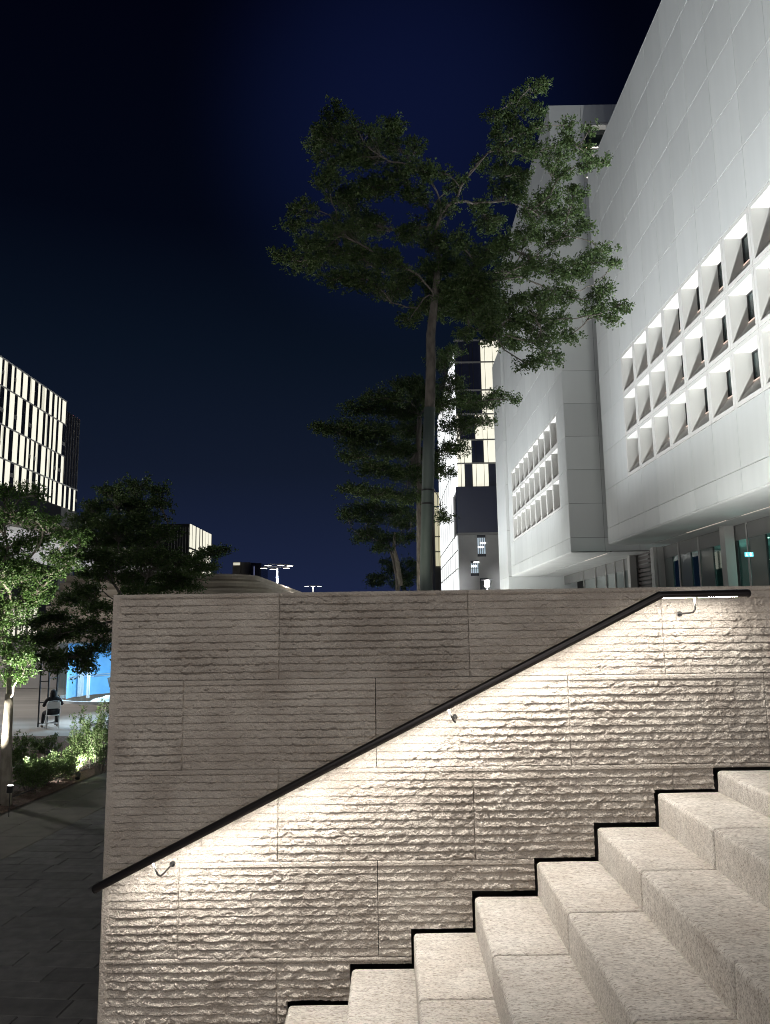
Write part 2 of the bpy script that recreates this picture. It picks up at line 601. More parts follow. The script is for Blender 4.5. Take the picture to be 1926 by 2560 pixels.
# ------------------------------------------------------------------ stairs
sx = [v_ * KS for v_ in (-.437, -.183, .068, .318, .575, .828, 1.083, 1.336)]
sz = [v_ * KS for v_ in (-1.493, -1.361, -1.229, -1.094, -.962, -.832, -.699, -.614)]
Sx = [v_ * KS for v_ in (-.446, -.192, .058, .309, .567, .818, 1.075, 1.326)]
Sz = [v_ * KS - 0.004 for v_ in (-1.479, -1.346, -1.215, -1.074, -.948, -.814, -.686, -.600)]
while sz[0] > GZ + 0.16:    # the flight goes on down to the path
    sx.insert(0, sx[0] - 0.30); sz.insert(0, sz[0] - 0.156)
    Sx.insert(0, Sx[0] - 0.30); Sz.insert(0, Sz[0] - 0.156)
stair = empty('staircase', (0, WY, GZ), label='pale speckled granite stairs rising to the right beside the ribbed wall', cat='stairs')
stair_inv = Vector((0, -WY, -GZ))


def slab(i, y0, y1, last):
    x0 = sx[i]
    x1 = sx[i + 1] + 0.03 if not last else 9.0
    z = sz[i]
    zb = sz[i - 1] + 0.0005 if i else GZ
    R_ = 0.020
    prof = [(x0, zb), (x0, zb + 0.4 * (z - R_ - zb)), (x0, z - R_)]
    for q in range(1, 6):
        a = math.pi / 2 * q / 5
        prof.append((x0 + R_ - R_ * math.cos(a), z - R_ + R_ * math.sin(a)))
    if last:
        prof += [(x0 + 0.1, z), (x1, z)]
    else:
        prof += [(x0 + 0.5 * (x1 - x0), z), (x1, z)]
    ny = max(2, int((y1 - y0) / 0.012)) if y1 > 1.2 else 2
    V = []; F = []
    n = len(prof)
    ys = np.linspace(y0, y1, ny + 1)
    for iy, y in enumerate(ys):
        endr = 0.0
        for j, (x, zz) in enumerate(prof):
            jit = 0.0
            if 2 <= j <= 8 and ny > 2:
                jit = 0.0022 * (mnoise.noise(Vector((x * 9 + i * 3.1, y * 42, j * 0.6))) + 0.7 * mnoise.noise(Vector((i * 1.7, y * 110, j * 1.1))))
            inset = 0.004 if iy in (0, ny) and j not in (0,) else 0.0
            V.append((x + jit * 0.8 + (inset if j <= 3 else 0) , y - WY, zz + jit - (inset if j >= 4 else 0) - GZ))
    for iy in range(ny):
        for j in range(n - 1):
            F.append((iy * n + j, iy * n + j + 1, (iy + 1) * n + j + 1, (iy + 1) * n + j))
    # ends of the stone, closed with a strip down to the bedding
    for iy, fl in ((0, False), (ny, True)):
        bx = len(V)
        y = ys[iy] - WY
        V.append((x1, y, zb - GZ))
        loop = [iy * n + j for j in range(n)] + [bx]
        F.append(tuple(loop if fl else loop[::-1]))
    me = bpy.data.meshes.new('step_slab')
    me.from_pydata(V, [], F)
    me.update()
    return link('step_slab', me, M['granite'], stair, smooth=False)


yj = [WY - 0.008, 3.235, 2.40, 1.565, 0.73, -0.6]
for i in range(len(sx)):
    last = i == len(sx) - 1
    if i < len(sx) - 12:
        continue
    for q in range(len(yj) - 1):
        o = slab(i, yj[q + 1] + 0.002, yj[q] - 0.002, last)
        fl = [len(p.vertices) == 4 for p in o.data.polygons]
        o.data.polygons.foreach_set('use_smooth', fl)
mb = MB()                       # rough base under the stones
for i in range(len(sx) - 1):
    mb.box(sx[i] + 0.02, sx[i + 1] + 0.02, -4.5, -0.02, -0.1, sz[i] - GZ - 0.10)
mb.obj('stair_base', M['gap_dark'], stair)

# ------------------------------------------------------------------ ribbed stone wall
WL, WR, WT, CH = -1.424, 2.82, 0.174, 0.434
wall = empty('stone_wall', (WL, WY, GZ), label='ribbed beige limestone wall beside the stairs with a lit handrail', cat='wall')


def cut_z(x):
    """height of the stepped lower edge of the wall at x"""
    z = Sz[0] - 0.156
    for a, b in zip(Sx, Sz):
        if x >= a: z = b
    return z


RIBS = 11
MARG = 0.024


def wall_block(c, x0, x1, seed, left_margin=False):
    top = WT - CH * c
    bot = top - CH
    g = 0.0020
    xa, xb = x0 + g, x1 - g
    dx = 0.0045 if c < 5 else 0.05
    xs = list(np.arange(xa, xb, dx)) + [xb]
    xs += [v_ for v_ in Sx if xa < v_ < xb]
    xs = np.array(sorted(xs)); xs = xs[np.concatenate(([True], np.diff(xs) > 1e-4))]
    rh = (CH - MARG) / RIBS
    zs = [top - 0.001, top - 0.012, top - MARG + 0.003, top - MARG - 0.0015]
    if c < 5:
        tt = [0.0, 0.08, 0.17, 0.26, 0.35, 0.44, 0.53, 0.62, 0.71, 0.80, 0.875, 0.94, 0.962, 0.99]
    else:
        tt = [0.1, 0.6, 0.95]
    for r_ in range(RIBS):
        for t in tt:
            zs.append(top - MARG - rh * (r_ + t))
    zs += [v_ for v_ in Sz if bot < v_ < top]
    zs.append(bot + 0.0005)
    zs = np.array(sorted(set(np.round(zs, 5)), reverse=True))
    X, Z = np.meshgrid(xs, zs)
    rr = np.clip((top - MARG - Z) / rh, 0, RIBS - 1e-6)
    ri = np.floor(rr); t = rr - ri
    sd = seed * 5.3
    # broken (split) faces between saw cuts: lumps along each rib, proud near its lower lip
    def ridged(x, y, sdd, o=3):
        tt_ = 0; aa = 0.5; nn_ = 0
        for q in range(o):
            tt_ = tt_ + aa * (1 - np.abs(2 * vnoise(x * 2 ** q, y * 2 ** q, sdd + q * 3) - 1)); nn_ += aa; aa *= 0.55
        return tt_ / nn_
    lump = ridged(X * 9.0, ri * 3.7 + sd, 1)
    lump2 = ridged(X * 24.0, ri * 5.1 + sd, 5)
    lump3 = vnoise(X * 75.0, ri * 2.3 + sd, 17)
    wide = fbm(X * 2.2, Z * 4.0 + sd, 9, 2)
    f1 = chips(X, Z, 0.046, 0.026, 0.0023, 0.20, seed * 3 + 1)
    f2 = chips(X + 0.3 * Z, Z, 0.020, 0.013, 0.0017, 0.26, seed * 3 + 2)
    # the broken face leaves the upper cut recessed and comes forward below a jagged line
    t0 = -0.30 + 0.85 * lump + 0.50 * (lump2 - 0.5) + 0.25 * (lump3 - 0.5)
    width = 0.12 + 0.30 * vnoise(X * 30, ri * 1.7 + sd, 15)
    rise = np.clip((t - t0) / width, 0, 1)
    lip = 0.0082 * (0.45 + 0.85 * sstep(0.2, 0.8, wide)) * (0.72 + 0.50 * ridged(X * 13, ri * 1.3 + sd, 19, 2))
    d = lip * (0.75 * rise + 0.22 * t)
    d += (f1 + f2) * (0.30 + 0.70 * rise) * (0.6 + 0.8 * wide)
    d += 0.0014 * (_rng.random(X.shape) - 0.5)
    d += 0.0030 * (fbm(X * 7, Z * 9 + sd, 31, 2) - 0.5)
    groove = (t > 0.955)
    d = np.where(groove, np.minimum(d * 0.35, 0.0022) - 0.0030, d)
    d = d - 0.0042
    marg = Z > top - MARG
    d = np.where(marg, 0.0042 + 0.0006 * (fbm(X * 30, Z * 30, 3, 2) - 0.5), d)
    # edges of the stone dressed back a little
    ex = np.minimum(X - xa, xb - X)
    d = np.where(marg, d, d * sstep(-0.004, 0.010, ex))
    if left_margin:
        lm = sstep(0.040, 0.030, X - xa)
        d = d * (1 - lm) + lm * 0.004
    Yv = WY - d
    V = np.stack([X, Yv, Z], -1).reshape(-1, 3)
    nx, nz = len(xs), len(zs)
    idx = np.arange(nx * nz).reshape(nz, nx)
    Q = np.stack([idx[1:, :-1], idx[1:, 1:], idx[:-1, 1:], idx[:-1, :-1]], -1).reshape(-1, 4)
    xc = (xs[1:] + xs[:-1]) / 2; zc = (zs[1:] + zs[:-1]) / 2
    cut = np.array([cut_z(x) for x in xc])
    keep = (zc[:, None] > cut[None, :]).reshape(-1)
    Q = Q[keep]
    if len(Q) == 0:
        return
    used = np.unique(Q)
    remap = np.full(len(V), -1); remap[used] = np.arange(len(used))
    V = V[used]; Q = remap[Q]
    # returns of the stone: every open edge gets a strip going back 9 cm
    E = np.concatenate([Q[:, [0, 1]], Q[:, [1, 2]], Q[:, [2, 3]], Q[:, [3, 0]]])
    key = np.sort(E, 1)
    kk = key[:, 0].astype(np.int64) * len(V) + key[:, 1]
    uq, first, cnt = np.unique(kk, return_index=True, return_counts=True)
    Eb = E[first[cnt == 1]]
    vb = np.unique(Eb)
    rm = np.full(len(V), -1); rm[vb] = np.arange(len(vb)) + len(V)
    Vb = V[vb].copy(); Vb[:, 1] = WY + 0.05
    R4 = np.stack([Eb[:, 1], Eb[:, 0], rm[Eb[:, 0]], rm[Eb[:, 1]]], -1)
    V = np.concatenate([V, Vb]); Q = np.concatenate([Q, R4])
    V = V - np.array([WL, WY, GZ])
    link('stone_block', fast_mesh('stone_block', V, Q), M['stone'], wall, smooth=False)


odd = [-1.052, -0.089, 0.874, 1.853]
even = [-0.574, 0.387, 1.366, 2.33]
sd = 0
for c in range(6):
    js = even if c % 2 == 0 else odd
    ed = [WL] + js + [WR]
    for a, b in zip(ed[:-1], ed[1:]):
        wall_block(c, a, b, sd, left_margin=(a == WL))
        sd += 1
mb = MB()
mb.box(0.02, WR - WL, 0.085, 0.40, 0.0, WT - GZ - 0.003)
mb.obj('wall_core', M['gap_dark'], wall)  # near-black colour puts shade into the gaps under and between the blocks
MB().box(-0.001, WR - WL, 0.0545, 0.42, WT - GZ - 0.028, WT - GZ).obj('coping', M['stone'], wall)
MB().box(0.0005, 0.085, 0.051, 0.42, 0.0, WT - GZ - 0.03).obj('end_face', M['stone'], wall)

# ------------------------------------------------------------------ handrail with light strip
RY = 3.725
ra, rk, re_ = Vector((-1.392, RY, -1.187)), Vector((1.306, RY, 0.127)), Vector((1.727, RY, 0.130))
hr = empty('handrail', (0, WY, TZ), label='dark bronze handrail with a light strip underneath, climbing the wall', cat='handrail')
ho = Vector((0, -WY, -TZ))


def rail_profile():
    # tube, flat and slotted below where the light sits; (across, up)
    pts = []
    for q in range(20):
        a = math.radians(-52 + 284 * q / 19)
        pts.append((0.0205 * math.cos(a), 0.0205 * math.sin(a)))
    pts += [(-0.0100, -0.0130), (0.0100, -0.0130)]
    return pts


def sweep(path_, prof, cap=True):
    V = []; F = []
    n = len(prof)
    Yd = Vector((0, 1, 0))
    for i, p in enumerate(path_):
        t = (path_[min(i + 1, len(path_) - 1)] - path_[max(i - 1, 0)]).normalized()
        upv = Vector((-t.z, 0, t.x))
        if 0 < i < len(path_) - 1:
            t1 = (path_[i] - path_[i - 1]).normalized()
            upv = upv / max(0.6, t.dot(t1))
        for a, b in prof:
            V.append(p + Yd * a + upv * b)
    for i in range(len(path_) - 1):
        for j in range(n):
            k = (j + 1) % n
            F.append((i * n + j, i * n + k, (i + 1) * n + k, (i + 1) * n + j))
    if cap:
        F.append(tuple(range(n))); F.append(tuple((len(path_) - 1) * n + j for j in range(n - 1, -1, -1)))
    return V, F


V, F = sweep([ra + ho, rk + ho, re_ + ho], rail_profile())
o = MB().add(V, F).obj('rail', M['rail'], hr)
# rounded end caps
for p, dirx in ((ra, (ra - rk).normalized()), (re_, Vector((1, 0, 0)))):
    mb = MB()
    mb.tube([p + ho, p + ho + dirx * 0.008, p + ho + dirx * 0.014], [0.0205, 0.0185, 0.010], 16)
    mb.obj('end_cap', M['rail'], hr, smooth=False)


def strip(a, b, w=0.0085):
    a = a + ho; b = b + ho
    t = (b - a).normalized()
    upv = Vector((-t.z, 0, t.x))
    dn = upv * -0.0162
    yv = Vector((0, w, 0))
    return MB().add([a + dn - yv, b + dn - yv, b + dn + yv, a + dn + yv,
                     a + dn * 0.9 - yv, b + dn * 0.9 - yv, b + dn * 0.9 + yv, a + dn * 0.9 + yv],
                    [(0, 1, 2, 3), (7, 6, 5, 4), (0, 4, 5, 1), (1, 5, 6, 2), (2, 6, 7, 3), (3, 7, 4, 0)])


tdir = (rk - ra).normalized()
strip(ra + tdir * 0.07, rk - tdir * 0.012).obj('light_strip', M['led'], hr)
strip(rk + Vector((0.012, 0, 0)), Vector((1.474, RY, 0.129))).obj('light_strip', M['led'], hr)
strip(Vector((1.490, RY, 0.129)), re_ - Vector((0.05, 0, 0))).obj('light_strip', M['led'], hr)


def bracket(s, horiz=False):
    p = (s + ho)
    mb = MB()
    top_ = p + Vector((0, 0, -0.018))
    if horiz:
        pts = [top_, top_ + Vector((0, 0.002, -0.055)), top_ + Vector((-0.004, 0.014, -0.068)), top_ + Vector((-0.010, 0.060, -0.072)), top_ + Vector((-0.014, 0.168, -0.074))]
    else:
        nrm = Vector((tdir.z, 0, -tdir.x))
        top_ = p + nrm * 0.018
        pts = [top_, top_ + nrm * 0.055, top_ + nrm * 0.066 + Vector((0.003, 0.014, 0)), top_ + nrm * 0.069 + Vector((0.008, 0.060, 0.004)), top_ + nrm * 0.069 + Vector((0.014, 0.168, 0.010))]
    mb.tube(pts, 0.0046, 10)
    b_ = mb.obj('bracket', M['steel'], hr, smooth=True)
    e_ = pts[-1]
    mb = MB()
    mb.tube([e_ + Vector((0, -0.006, 0)), e_ + Vector((0, -0.0045, 0)), e_ + Vector((0, 0.004, 0))], [0.011, 0.013, 0.013], 20)
    mb.obj('flange', M['steel'], b_)


bracket(ra + tdir * 0.285)
bracket(ra + tdir * 1.83)
bracket(Vector((1.468, RY, 0.129)), True)

# ------------------------------------------------------------------ white building with window niches
PX = 11.64
BY0 = 40.60
PW = 1.97
zj = [4.15, 4.97, 7.02, 9.07, 11.13, 13.18, 15.24, 17.31, 19.37, 21.43, 23.48, 25.60]
NCOL = 13
yc = [BY0 - PW * i for i in range(NCOL + 1)]


def box_mesh(name, dx, dy, dz, bev=0.0):
    mb = MB().box(0, dx, 0, dy, 0, dz)
    return mb.mesh(name)


def niche_mesh(name, w, h, mg, depth, sill):
    """panel in the Y-Z plane facing -X with a deep window opening; sloping sill"""
    a, b = mg, w - mg
    c, d = mg, h - mg
    ia, ib = a + 0.02, b - 0.02
    V = [(0, 0, 0), (0, w, 0), (0, w, h), (0, 0, h), (0, a, c), (0, b, c), (0, b, d), (0, a, d),
         (depth, a + 0.02, c + sill), (depth, b - 0.02, c + sill), (depth, b - 0.02, d), (depth, a + 0.02, d),
         (0.04, 0, 0), (0.04, w, 0), (0.04, w, h), (0.04, 0, h)]
    F = [(0, 4, 5, 1), (1, 5, 6, 2), (2, 6, 7, 3), (3, 7, 4, 0), (4, 8, 9, 5), (5, 9, 10, 6), (6, 10, 11, 7), (7, 11, 8, 4),
         (0, 1, 13, 12), (1, 2, 14, 13), (2, 3, 15, 14), (3, 0, 12, 15)]
    mb = MB().add(V, F)
    return mb.mesh(name)


GAP = 0.011
M['sill_glow'] = emat('sill_glow', (1.0, 0.74, 0.60), 0.8)
M['sill_glow_strong'] = emat('sill_glow_strong', (1.0, 0.90, 0.80), 6.0)
meshes = {}


def panel_mesh(w, h, xdir=True):
    k = ('p', round(w, 3), round(h, 3), xdir)
    if k not in meshes:
        meshes[k] = box_mesh('panel', 0.04, w, h) if xdir else box_mesh('panel', w, 0.04, h)
        meshes[k].materials.append(M['panel'])
    return meshes[k]


def put(me, name, loc, parent):
    o = bpy.data.objects.new(name, me)
    COL.objects.link(o)
    o.location = loc
    o.parent = parent
    return o


def niche(parent, X, y0, z0, w, h):
    k = ('n', round(w, 3), round(h, 3))
    if k not in meshes:
        meshes[k] = niche_mesh('window_niche', w, h, 0.155, 0.64, 0.74)
        meshes[k].materials.append(M['reveal'])
        g_ = MB().box(0.645, 0.66, 0.17, w - 0.17, 0.88, h - 0.15)
        meshes[k + ('g',)] = g_.mesh('glass'); meshes[k + ('g',)].materials.append(M['win_glass'])
        fr = MB()
        fr.box(0.60, 0.655, 0.172, 0.215, 0.895, h - 0.156); fr.box(0.60, 0.655, w - 0.215, w - 0.172, 0.895, h - 0.156)
        fr.box(0.60, 0.655, 0.215, w - 0.215, 0.895, 0.935); fr.box(0.60, 0.655, 0.215, w - 0.215, h - 0.20, h - 0.156)
        meshes[k + ('f',)] = fr.mesh('window_frame'); meshes[k + ('f',)].materials.append(M['dark_metal'])
    o = put(meshes[k], 'window_niche', (X, y0, z0), parent)
    if k + ('s',) not in meshes:
        meshes[k + ('s',)] = MB().box(0.56, 0.598, w - 0.62, w - 0.20, 0.868, 0.892).mesh('sill_light'); meshes[k + ('s',)].materials.append(M['sill_glow'])
    put(meshes[k + ('s',)], 'sill_light', (0, 0, 0), o)
    put(meshes[k + ('g',)], 'glass', (0, 0, 0), o)
    put(meshes[k + ('f',)], 'window_frame', (0, 0, 0), o)


main = empty('white_building', (PX, BY0, TZ), label='large white panelled building with three rows of deep square window niches', cat='building')
mo = Vector((PX, BY0, TZ))
for i in range(NCOL):
    y1, y0 = yc[i], yc[i + 1]
    for j in range(len(zj) - 1):
        z0, z1 = zj[j], zj[j + 1]
        loc = Vector((PX, y0 + GAP, z0 + GAP)) - mo
        w, h = PW - 2 * GAP, z1 - z0 - 2 * GAP
        if i >= 2 and 2 <= j <= 4:
            niche(main, loc.x, loc.y, loc.z, w, h)
        else:
            put(panel_mesh(w, h), 'panel', loc, main)
mb = MB()
Y0 = yc[-1]
# body behind the panels (leaves room for the niches)
mb.box(0.72, 26, Y0 - BY0, -0.05, 4.16 - TZ, 25.55 - TZ)
mb.box(0.045, 0.72, Y0 - BY0, -0.05, 13.2 - TZ, 25.55 - TZ)
mb.box(0.045, 0.72, Y0 - BY0, -0.05, 4.16 - TZ, 7.0 - TZ)
mb.box(0.045, 0.72, 36.7 - BY0, -0.05, 7.0 - TZ, 13.2 - TZ)
mb.obj('body', M['panel_back'], main)
MB().box(0.0, 26, -0.045, 0.0, 4.15 - TZ, 25.6 - TZ).obj('end_wall', M['panel'], main)
MB().box(0.0, 1.2, Y0 - BY0, -0.0, 25.61 - TZ, 25.66 - TZ).obj('roof_trim', M['panel'], main)
# soffit: rounded lower edge, flat panels, recessed light slots
edge = [(0.0, 4.15), (0.03, 4.12), (0.10, 4.10), (0.35, 4.085), (1.21, 4.08), (1.21, 4.13), (0.045, 4.155)]
MB().prism([(a, b - TZ) for a, b in edge], 'y', Y0 - BY0, 0.0).obj('soffit_edge', M['soffit'], main)
for i in range(0, NCOL, 3):
    yA, yB = yc[min(i + 3, NCOL)] - BY0, yc[i] - BY0
    MB().box(1.225, 2.16, yA + 0.01, yB - 0.01, 4.085 - TZ, 4.12 - TZ).obj('soffit_panel', M['soffit'], main)
    MB().box(2.30, 3.35, yA + 0.01, yB - 0.01, 4.085 - TZ, 4.12 - TZ).obj('soffit_panel', M['soffit'], main)
M['slot'] = emat('soffit_slot', (1.0, 0.80, 0.66), 0.55)
for a, b in ((yc[-1], 29.9), (31.4, 35.6)):
    MB().box(2.19, 2.27, a - BY0, b - BY0, 4.10 - TZ, 4.14 - TZ).obj('light_slot', M['slot'], main)
MB().box(2.165, 2.295, Y0 - BY0, 0, 4.145 - TZ, 4.16 - TZ).obj('slot_back', M['fascia'], main)
# glazed ground floor
GX = 3.35
MB().box(GX, GX + 0.12, Y0 - BY0, 2.0, 3.42 - TZ, 4.08 - TZ).obj('fascia', M['fascia'], main)
bays = [22.0, 24.6, 27.2, 29.3, 31.9, 34.3, 37.0, 39.6, 42.0]
for a, b in zip(bays[:-1], bays[1:]):
    w = b - a
    MB().box(GX + 0.03, GX + 0.06, a + 0.03 - BY0, a + w * 0.42 - BY0, 0.0, 3.42 - TZ).obj('shop_window', M['shopglass'], main)
    MB().box(GX + 0.02, GX + 0.08, a + w * 0.42 + 0.05 - BY0, b - 0.03 - BY0, 0.0, 3.415 - TZ).obj('solid_panel', M['opaque_glass'], main)
    MB().box(GX - 0.0, GX + 0.09, a + w * 0.42 - BY0, a + w * 0.42 + 0.05 - BY0, 0.0, 3.412 - TZ).obj('window_post', M['dark_metal'], main)
    MB().box(GX - 0.06, GX + 0.0, a - 0.035 - BY0, a + 0.035 - BY0, 0.0, 4.08 - TZ).obj('mullion', M['mullion'], main)
for y in (33.2, 42.3):
    MB().box(GX - 0.50, GX - 0.08, y - 0.25 - BY0, y + 0.25 - BY0, 0.0, 4.083 - TZ).obj('column', M['mullion'], main)
# room seen through the shop windows
MB().box(GX + 4.2, GX + 4.3, Y0 - BY0, 12.0, 0.0, 4.0 - TZ).obj('room_wall', M['room'], main)
MB().box(GX + 0.13, GX + 4.2, Y0 - BY0, 1.0, 3.66 - TZ, 3.72 - TZ).obj('room_ceiling', M['room'], main)
M['room_light'] = emat('room_light', (0.75, 0.98, 0.95), 7.0)
for y in (25.6, 29.6, 34.6):
    MB().box(GX + 1.7, GX + 1.9, y - 0.7 - BY0, y + 0.7 - BY0, 3.62 - TZ, 3.655 - TZ).obj('room_light', M['room_light'], main)
for y in (26.0, 31.0, 37.0):
    lamp('room_fill', 'POINT', (GX + 2.4, y - BY0, 2.2 - TZ), 110, (0.72, 0.97, 0.93), main, shadow_soft_size=0.3)  # unseen point lights added mid-room to brighten walls and ceiling
# cyan exit sign hanging inside
ex = at(1874, 1385, 27.0) * 1.0
exit_y = 29.2
ex = at(1874, 1386, exit_y)
es = empty('exit_sign', ex, label='small cyan lit exit sign with arrow and running figure behind the ground floor glass', cat='exit sign')
M['sign_cyan'] = emat('sign_cyan', (0.02, 0.62, 0.72), 1.5)
M['sign_white'] = emat('sign_white', (0.8, 1.0, 1.0), 2.2)
MB().box(-0.16, 0.16, 0.0, 0.03, -0.085, 0.085).obj('sign_box', M['sign_cyan'], es)
mb = MB()                                   # arrow, pointing down left
mb.prism([(-0.135, -0.03), (-0.055, -0.03), (-0.095, -0.065)], 'y', -0.006, -0.002)
mb.prism([(-0.107, -0.03), (-0.083, -0.03), (-0.083, 0.055), (-0.107, 0.055)], 'y', -0.006, -0.002)
mb.obj('arrow', M['sign_white'], es)
mb = MB()                                   # running figure
mb.prism([(0.055 + 0.016 * math.cos(a), 0.052 + 0.016 * math.sin(a)) for a in np.linspace(0, 2 * math.pi, 11)[:-1]], 'y', -0.006, -0.002)
for p in ([(0.03, 0.03), (0.065, 0.03), (0.075, -0.015), (0.05, -0.02)], [(0.05, -0.02), (0.075, -0.015), (0.035, -0.07), (0.02, -0.065)],
          [(0.06, -0.015), (0.078, -0.02), (0.115, -0.05), (0.10, -0.062)], [(0.06, 0.03), (0.07, 0.02), (0.11, 0.02), (0.11, 0.032)], [(0.03, 0.03), (0.04, 0.02), (0.012, -0.005), (0.004, 0.003)]):
    mb.prism(p, 'y', -0.006, -0.002)
mb.obj('figure', M['sign_white'], es)
MB().box(-0.01, 0.01, 0.01, 0.02, 0.085, 3.66 - ex.z).obj('hanger', M['dark_metal'], es)

# ------------------------------------------------------------------ second white block behind
QX, QY, QE, QT = 10.56, 44.60, 67.0, 32.9
sec = empty('white_tower_block', (QX, QY, TZ), label='taller white block behind, its grey end wall facing the stairs', cat='building')
so = Vector((QX, QY, TZ))
zq = [4.13, 4.95, 6.99, 9.03, 11.07, 13.11, 15.17, 17.23, 19.29, 21.35, 23.41, 25.47, 27.53, 29.6, 31.65, QT]
ncol = 11
pw = (QE - QY) / ncol
for i in range(ncol):
    for j in range(len(zq) - 1):
        z0, z1 = zq[j], zq[j + 1]
        loc = Vector((QX, QY + 0.045 + i * pw + GAP, z0 + GAP)) - so
        w, h = pw - 2 * GAP, z1 - z0 - 2 * GAP
        if 1 <= i <= 9 and 2 <= j <= 4:
            niche(sec, loc.x, loc.y, loc.z, w, h)
        else:
            put(panel_mesh(w, h), 'panel', loc, sec)
# end wall panels, facing the stairs
xw = [0.0, 2.02, 4.06, 6.1, 9.0]
for i in range(4):
    rows = [(zq[0], zq[1])] + [(zq[j], zq[j + 1]) for j in range(1, 7)] + [(zq[7], zq[9]), (zq[9], zq[11]), (zq[11], zq[13]), (zq[13], zq[15])] if i == 0 else \
           [(zq[j], zq[j + 1]) for j in range(len(zq) - 1)]
    if i == 0:
        rows = rows[:7] + [(zq[7], zq[9]), (zq[9], zq[11]), (zq[11], zq[13]), (zq[13], zq[14]), (zq[14], zq[15])]
    for z0, z1 in rows:
        loc = Vector((QX + xw[i] + (0.0 if i == 0 else GAP), QY, z0 + GAP)) - so
        w, h = xw[i + 1] - xw[i] - (1 if i == 0 else 2) * GAP, z1 - z0 - 2 * GAP
        if i == 1 and z1 > 27.6 and z1 < 32:
            # niche turned to face the camera
            k = ('nf', round(w, 3), round(h, 3))
            if k not in meshes:
                me = niche_mesh('window_niche', w, h, 0.16, 0.5, 0.45)
                R90 = Matrix.Rotation(math.radians(90), 4, 'Z')
                me.transform(Matrix.Translation((w, 0, 0)) @ R90)
                me.materials.append(M['reveal'])
                meshes[k] = me
                g_ = MB().box(0.18, w - 0.18, 0.505, 0.52, 0.6, h - 0.17).mesh('glass'); g_.materials.append(M['win_glass'])
                meshes[k + ('g',)] = g_
            o = put(meshes[k], 'window_niche', loc, sec)
            put(meshes[k + ('g',)], 'glass', (0, 0, 0), o)
            if k + ('s',) not in meshes:
                meshes[k + ('s',)] = MB().box(0.22, w - 0.22, 0.44, 0.50, 0.60, 0.63).mesh('sill_light'); meshes[k + ('s',)].materials.append(M['sill_glow_strong'])
            put(meshes[k + ('s',)], 'sill_light', (0, 0, 0), o)
        else:
            put(panel_mesh(w, h, False), 'panel', loc, sec)
mb = MB()
mb.box(0.72, 18, 0.60, QE - QY, 4.15 - TZ, QT - 0.05 - TZ)
mb.box(0.72, 18, 0.06, 0.60, 4.15 - TZ, zq[12] - TZ)
mb.box(4.06, 18, 0.06, 0.60, zq[12] - TZ, QT - 0.05 - TZ)
mb.box(0.72, 1.98, 0.06, 0.60, zq[12] - TZ, QT - 0.05 - TZ)
mb.box(0.045, 0.72, 0.045, QE - QY, 13.14 - TZ, QT - 0.05 - TZ)
mb.box(0.045, 0.72, 0.045, QE - QY, 4.15 - TZ, 6.97 - TZ)
mb.box(0.045, 0.72, 0.045, pw, 6.97 - TZ, 13.14 - TZ)
# the end wall niches are cut out of the body
mb.obj('body', M['panel_back'], sec)
# soffit and ground floor
edge2 = [(0.0, 4.13), (0.03, 4.10), (0.10, 4.08), (0.35, 4.065), (1.3, 4.06), (1.3, 4.11), (0.045, 4.14)]
MB().prism([(a, b - TZ) for a, b in edge2], 'y', 0.0, QE - QY).obj('soffit_edge', M['soffit'], sec)
MB().box(1.31, 2.30, 0.0, QE - QY, 4.065 - TZ, 4.11 - TZ).obj('soffit_panel', M['soffit'], sec)
MB().box(2.45, 4.9, 0.0, QE - QY, 4.065 - TZ, 4.11 - TZ).obj('soffit_panel', M['soffit'], sec)
MB().box(2.33, 2.42, 1.2, 6.4, 4.08 - TZ, 4.12 - TZ).obj('light_slot', M['slot'], sec)
GX2 = 4.6
MB().box(GX2, GX2 + 0.1, 0.3, QE - QY, 3.3 - TZ, 4.06 - TZ).obj('fascia', M['fascia'], sec)
for i, (a, b) in enumerate(((3.1, 5.0), (5.0, 7.0), (7.0, 9.2), (9.2, 12.0), (12.0, 15.5))):
    MB().box(GX2 + 0.02, GX2 + 0.06, a + 0.05, b - 0.05, 0.0, 3.3 - TZ).obj('solid_panel', M['opaque_glass'], sec)
    MB().box(GX2 - 0.07, GX2, b - 0.04, b + 0.04, 0.0, 4.06 - TZ).obj('mullion', M['mullion'], sec)
for y in (-2.5, 2.5):
    MB().box(GX2 - 0.5, GX2 - 0.1, y - 0.24, y + 0.24, 0.0, 4.06 - TZ).obj('column', M['mullion'], sec)
# brown louvre screen between the columns
lv = empty('louvre_screen', (QX + GX2, 42.1, TZ), label='dark brown slatted louvre screen between two ground floor columns', cat='louvre')
for i in range(15):
    z = 1.2 + i * 0.25
    MB().prism([(-0.02, z), (0.06, z + 0.10), (0.06, z + 0.125), (-0.02, z + 0.17)], 'y', 0.26, 4.74).obj('slat', M['louvre'], lv)
MB().box(0.09, 0.12, 0.2, 4.8, 0, 4.75).obj('backing', M['black_paint'], lv)
for y in (0.2, 2.45, 4.7):
    MB().box(-0.03, 0.09, y, y + 0.05, 0, 4.76).obj('post', M['louvre'], lv)

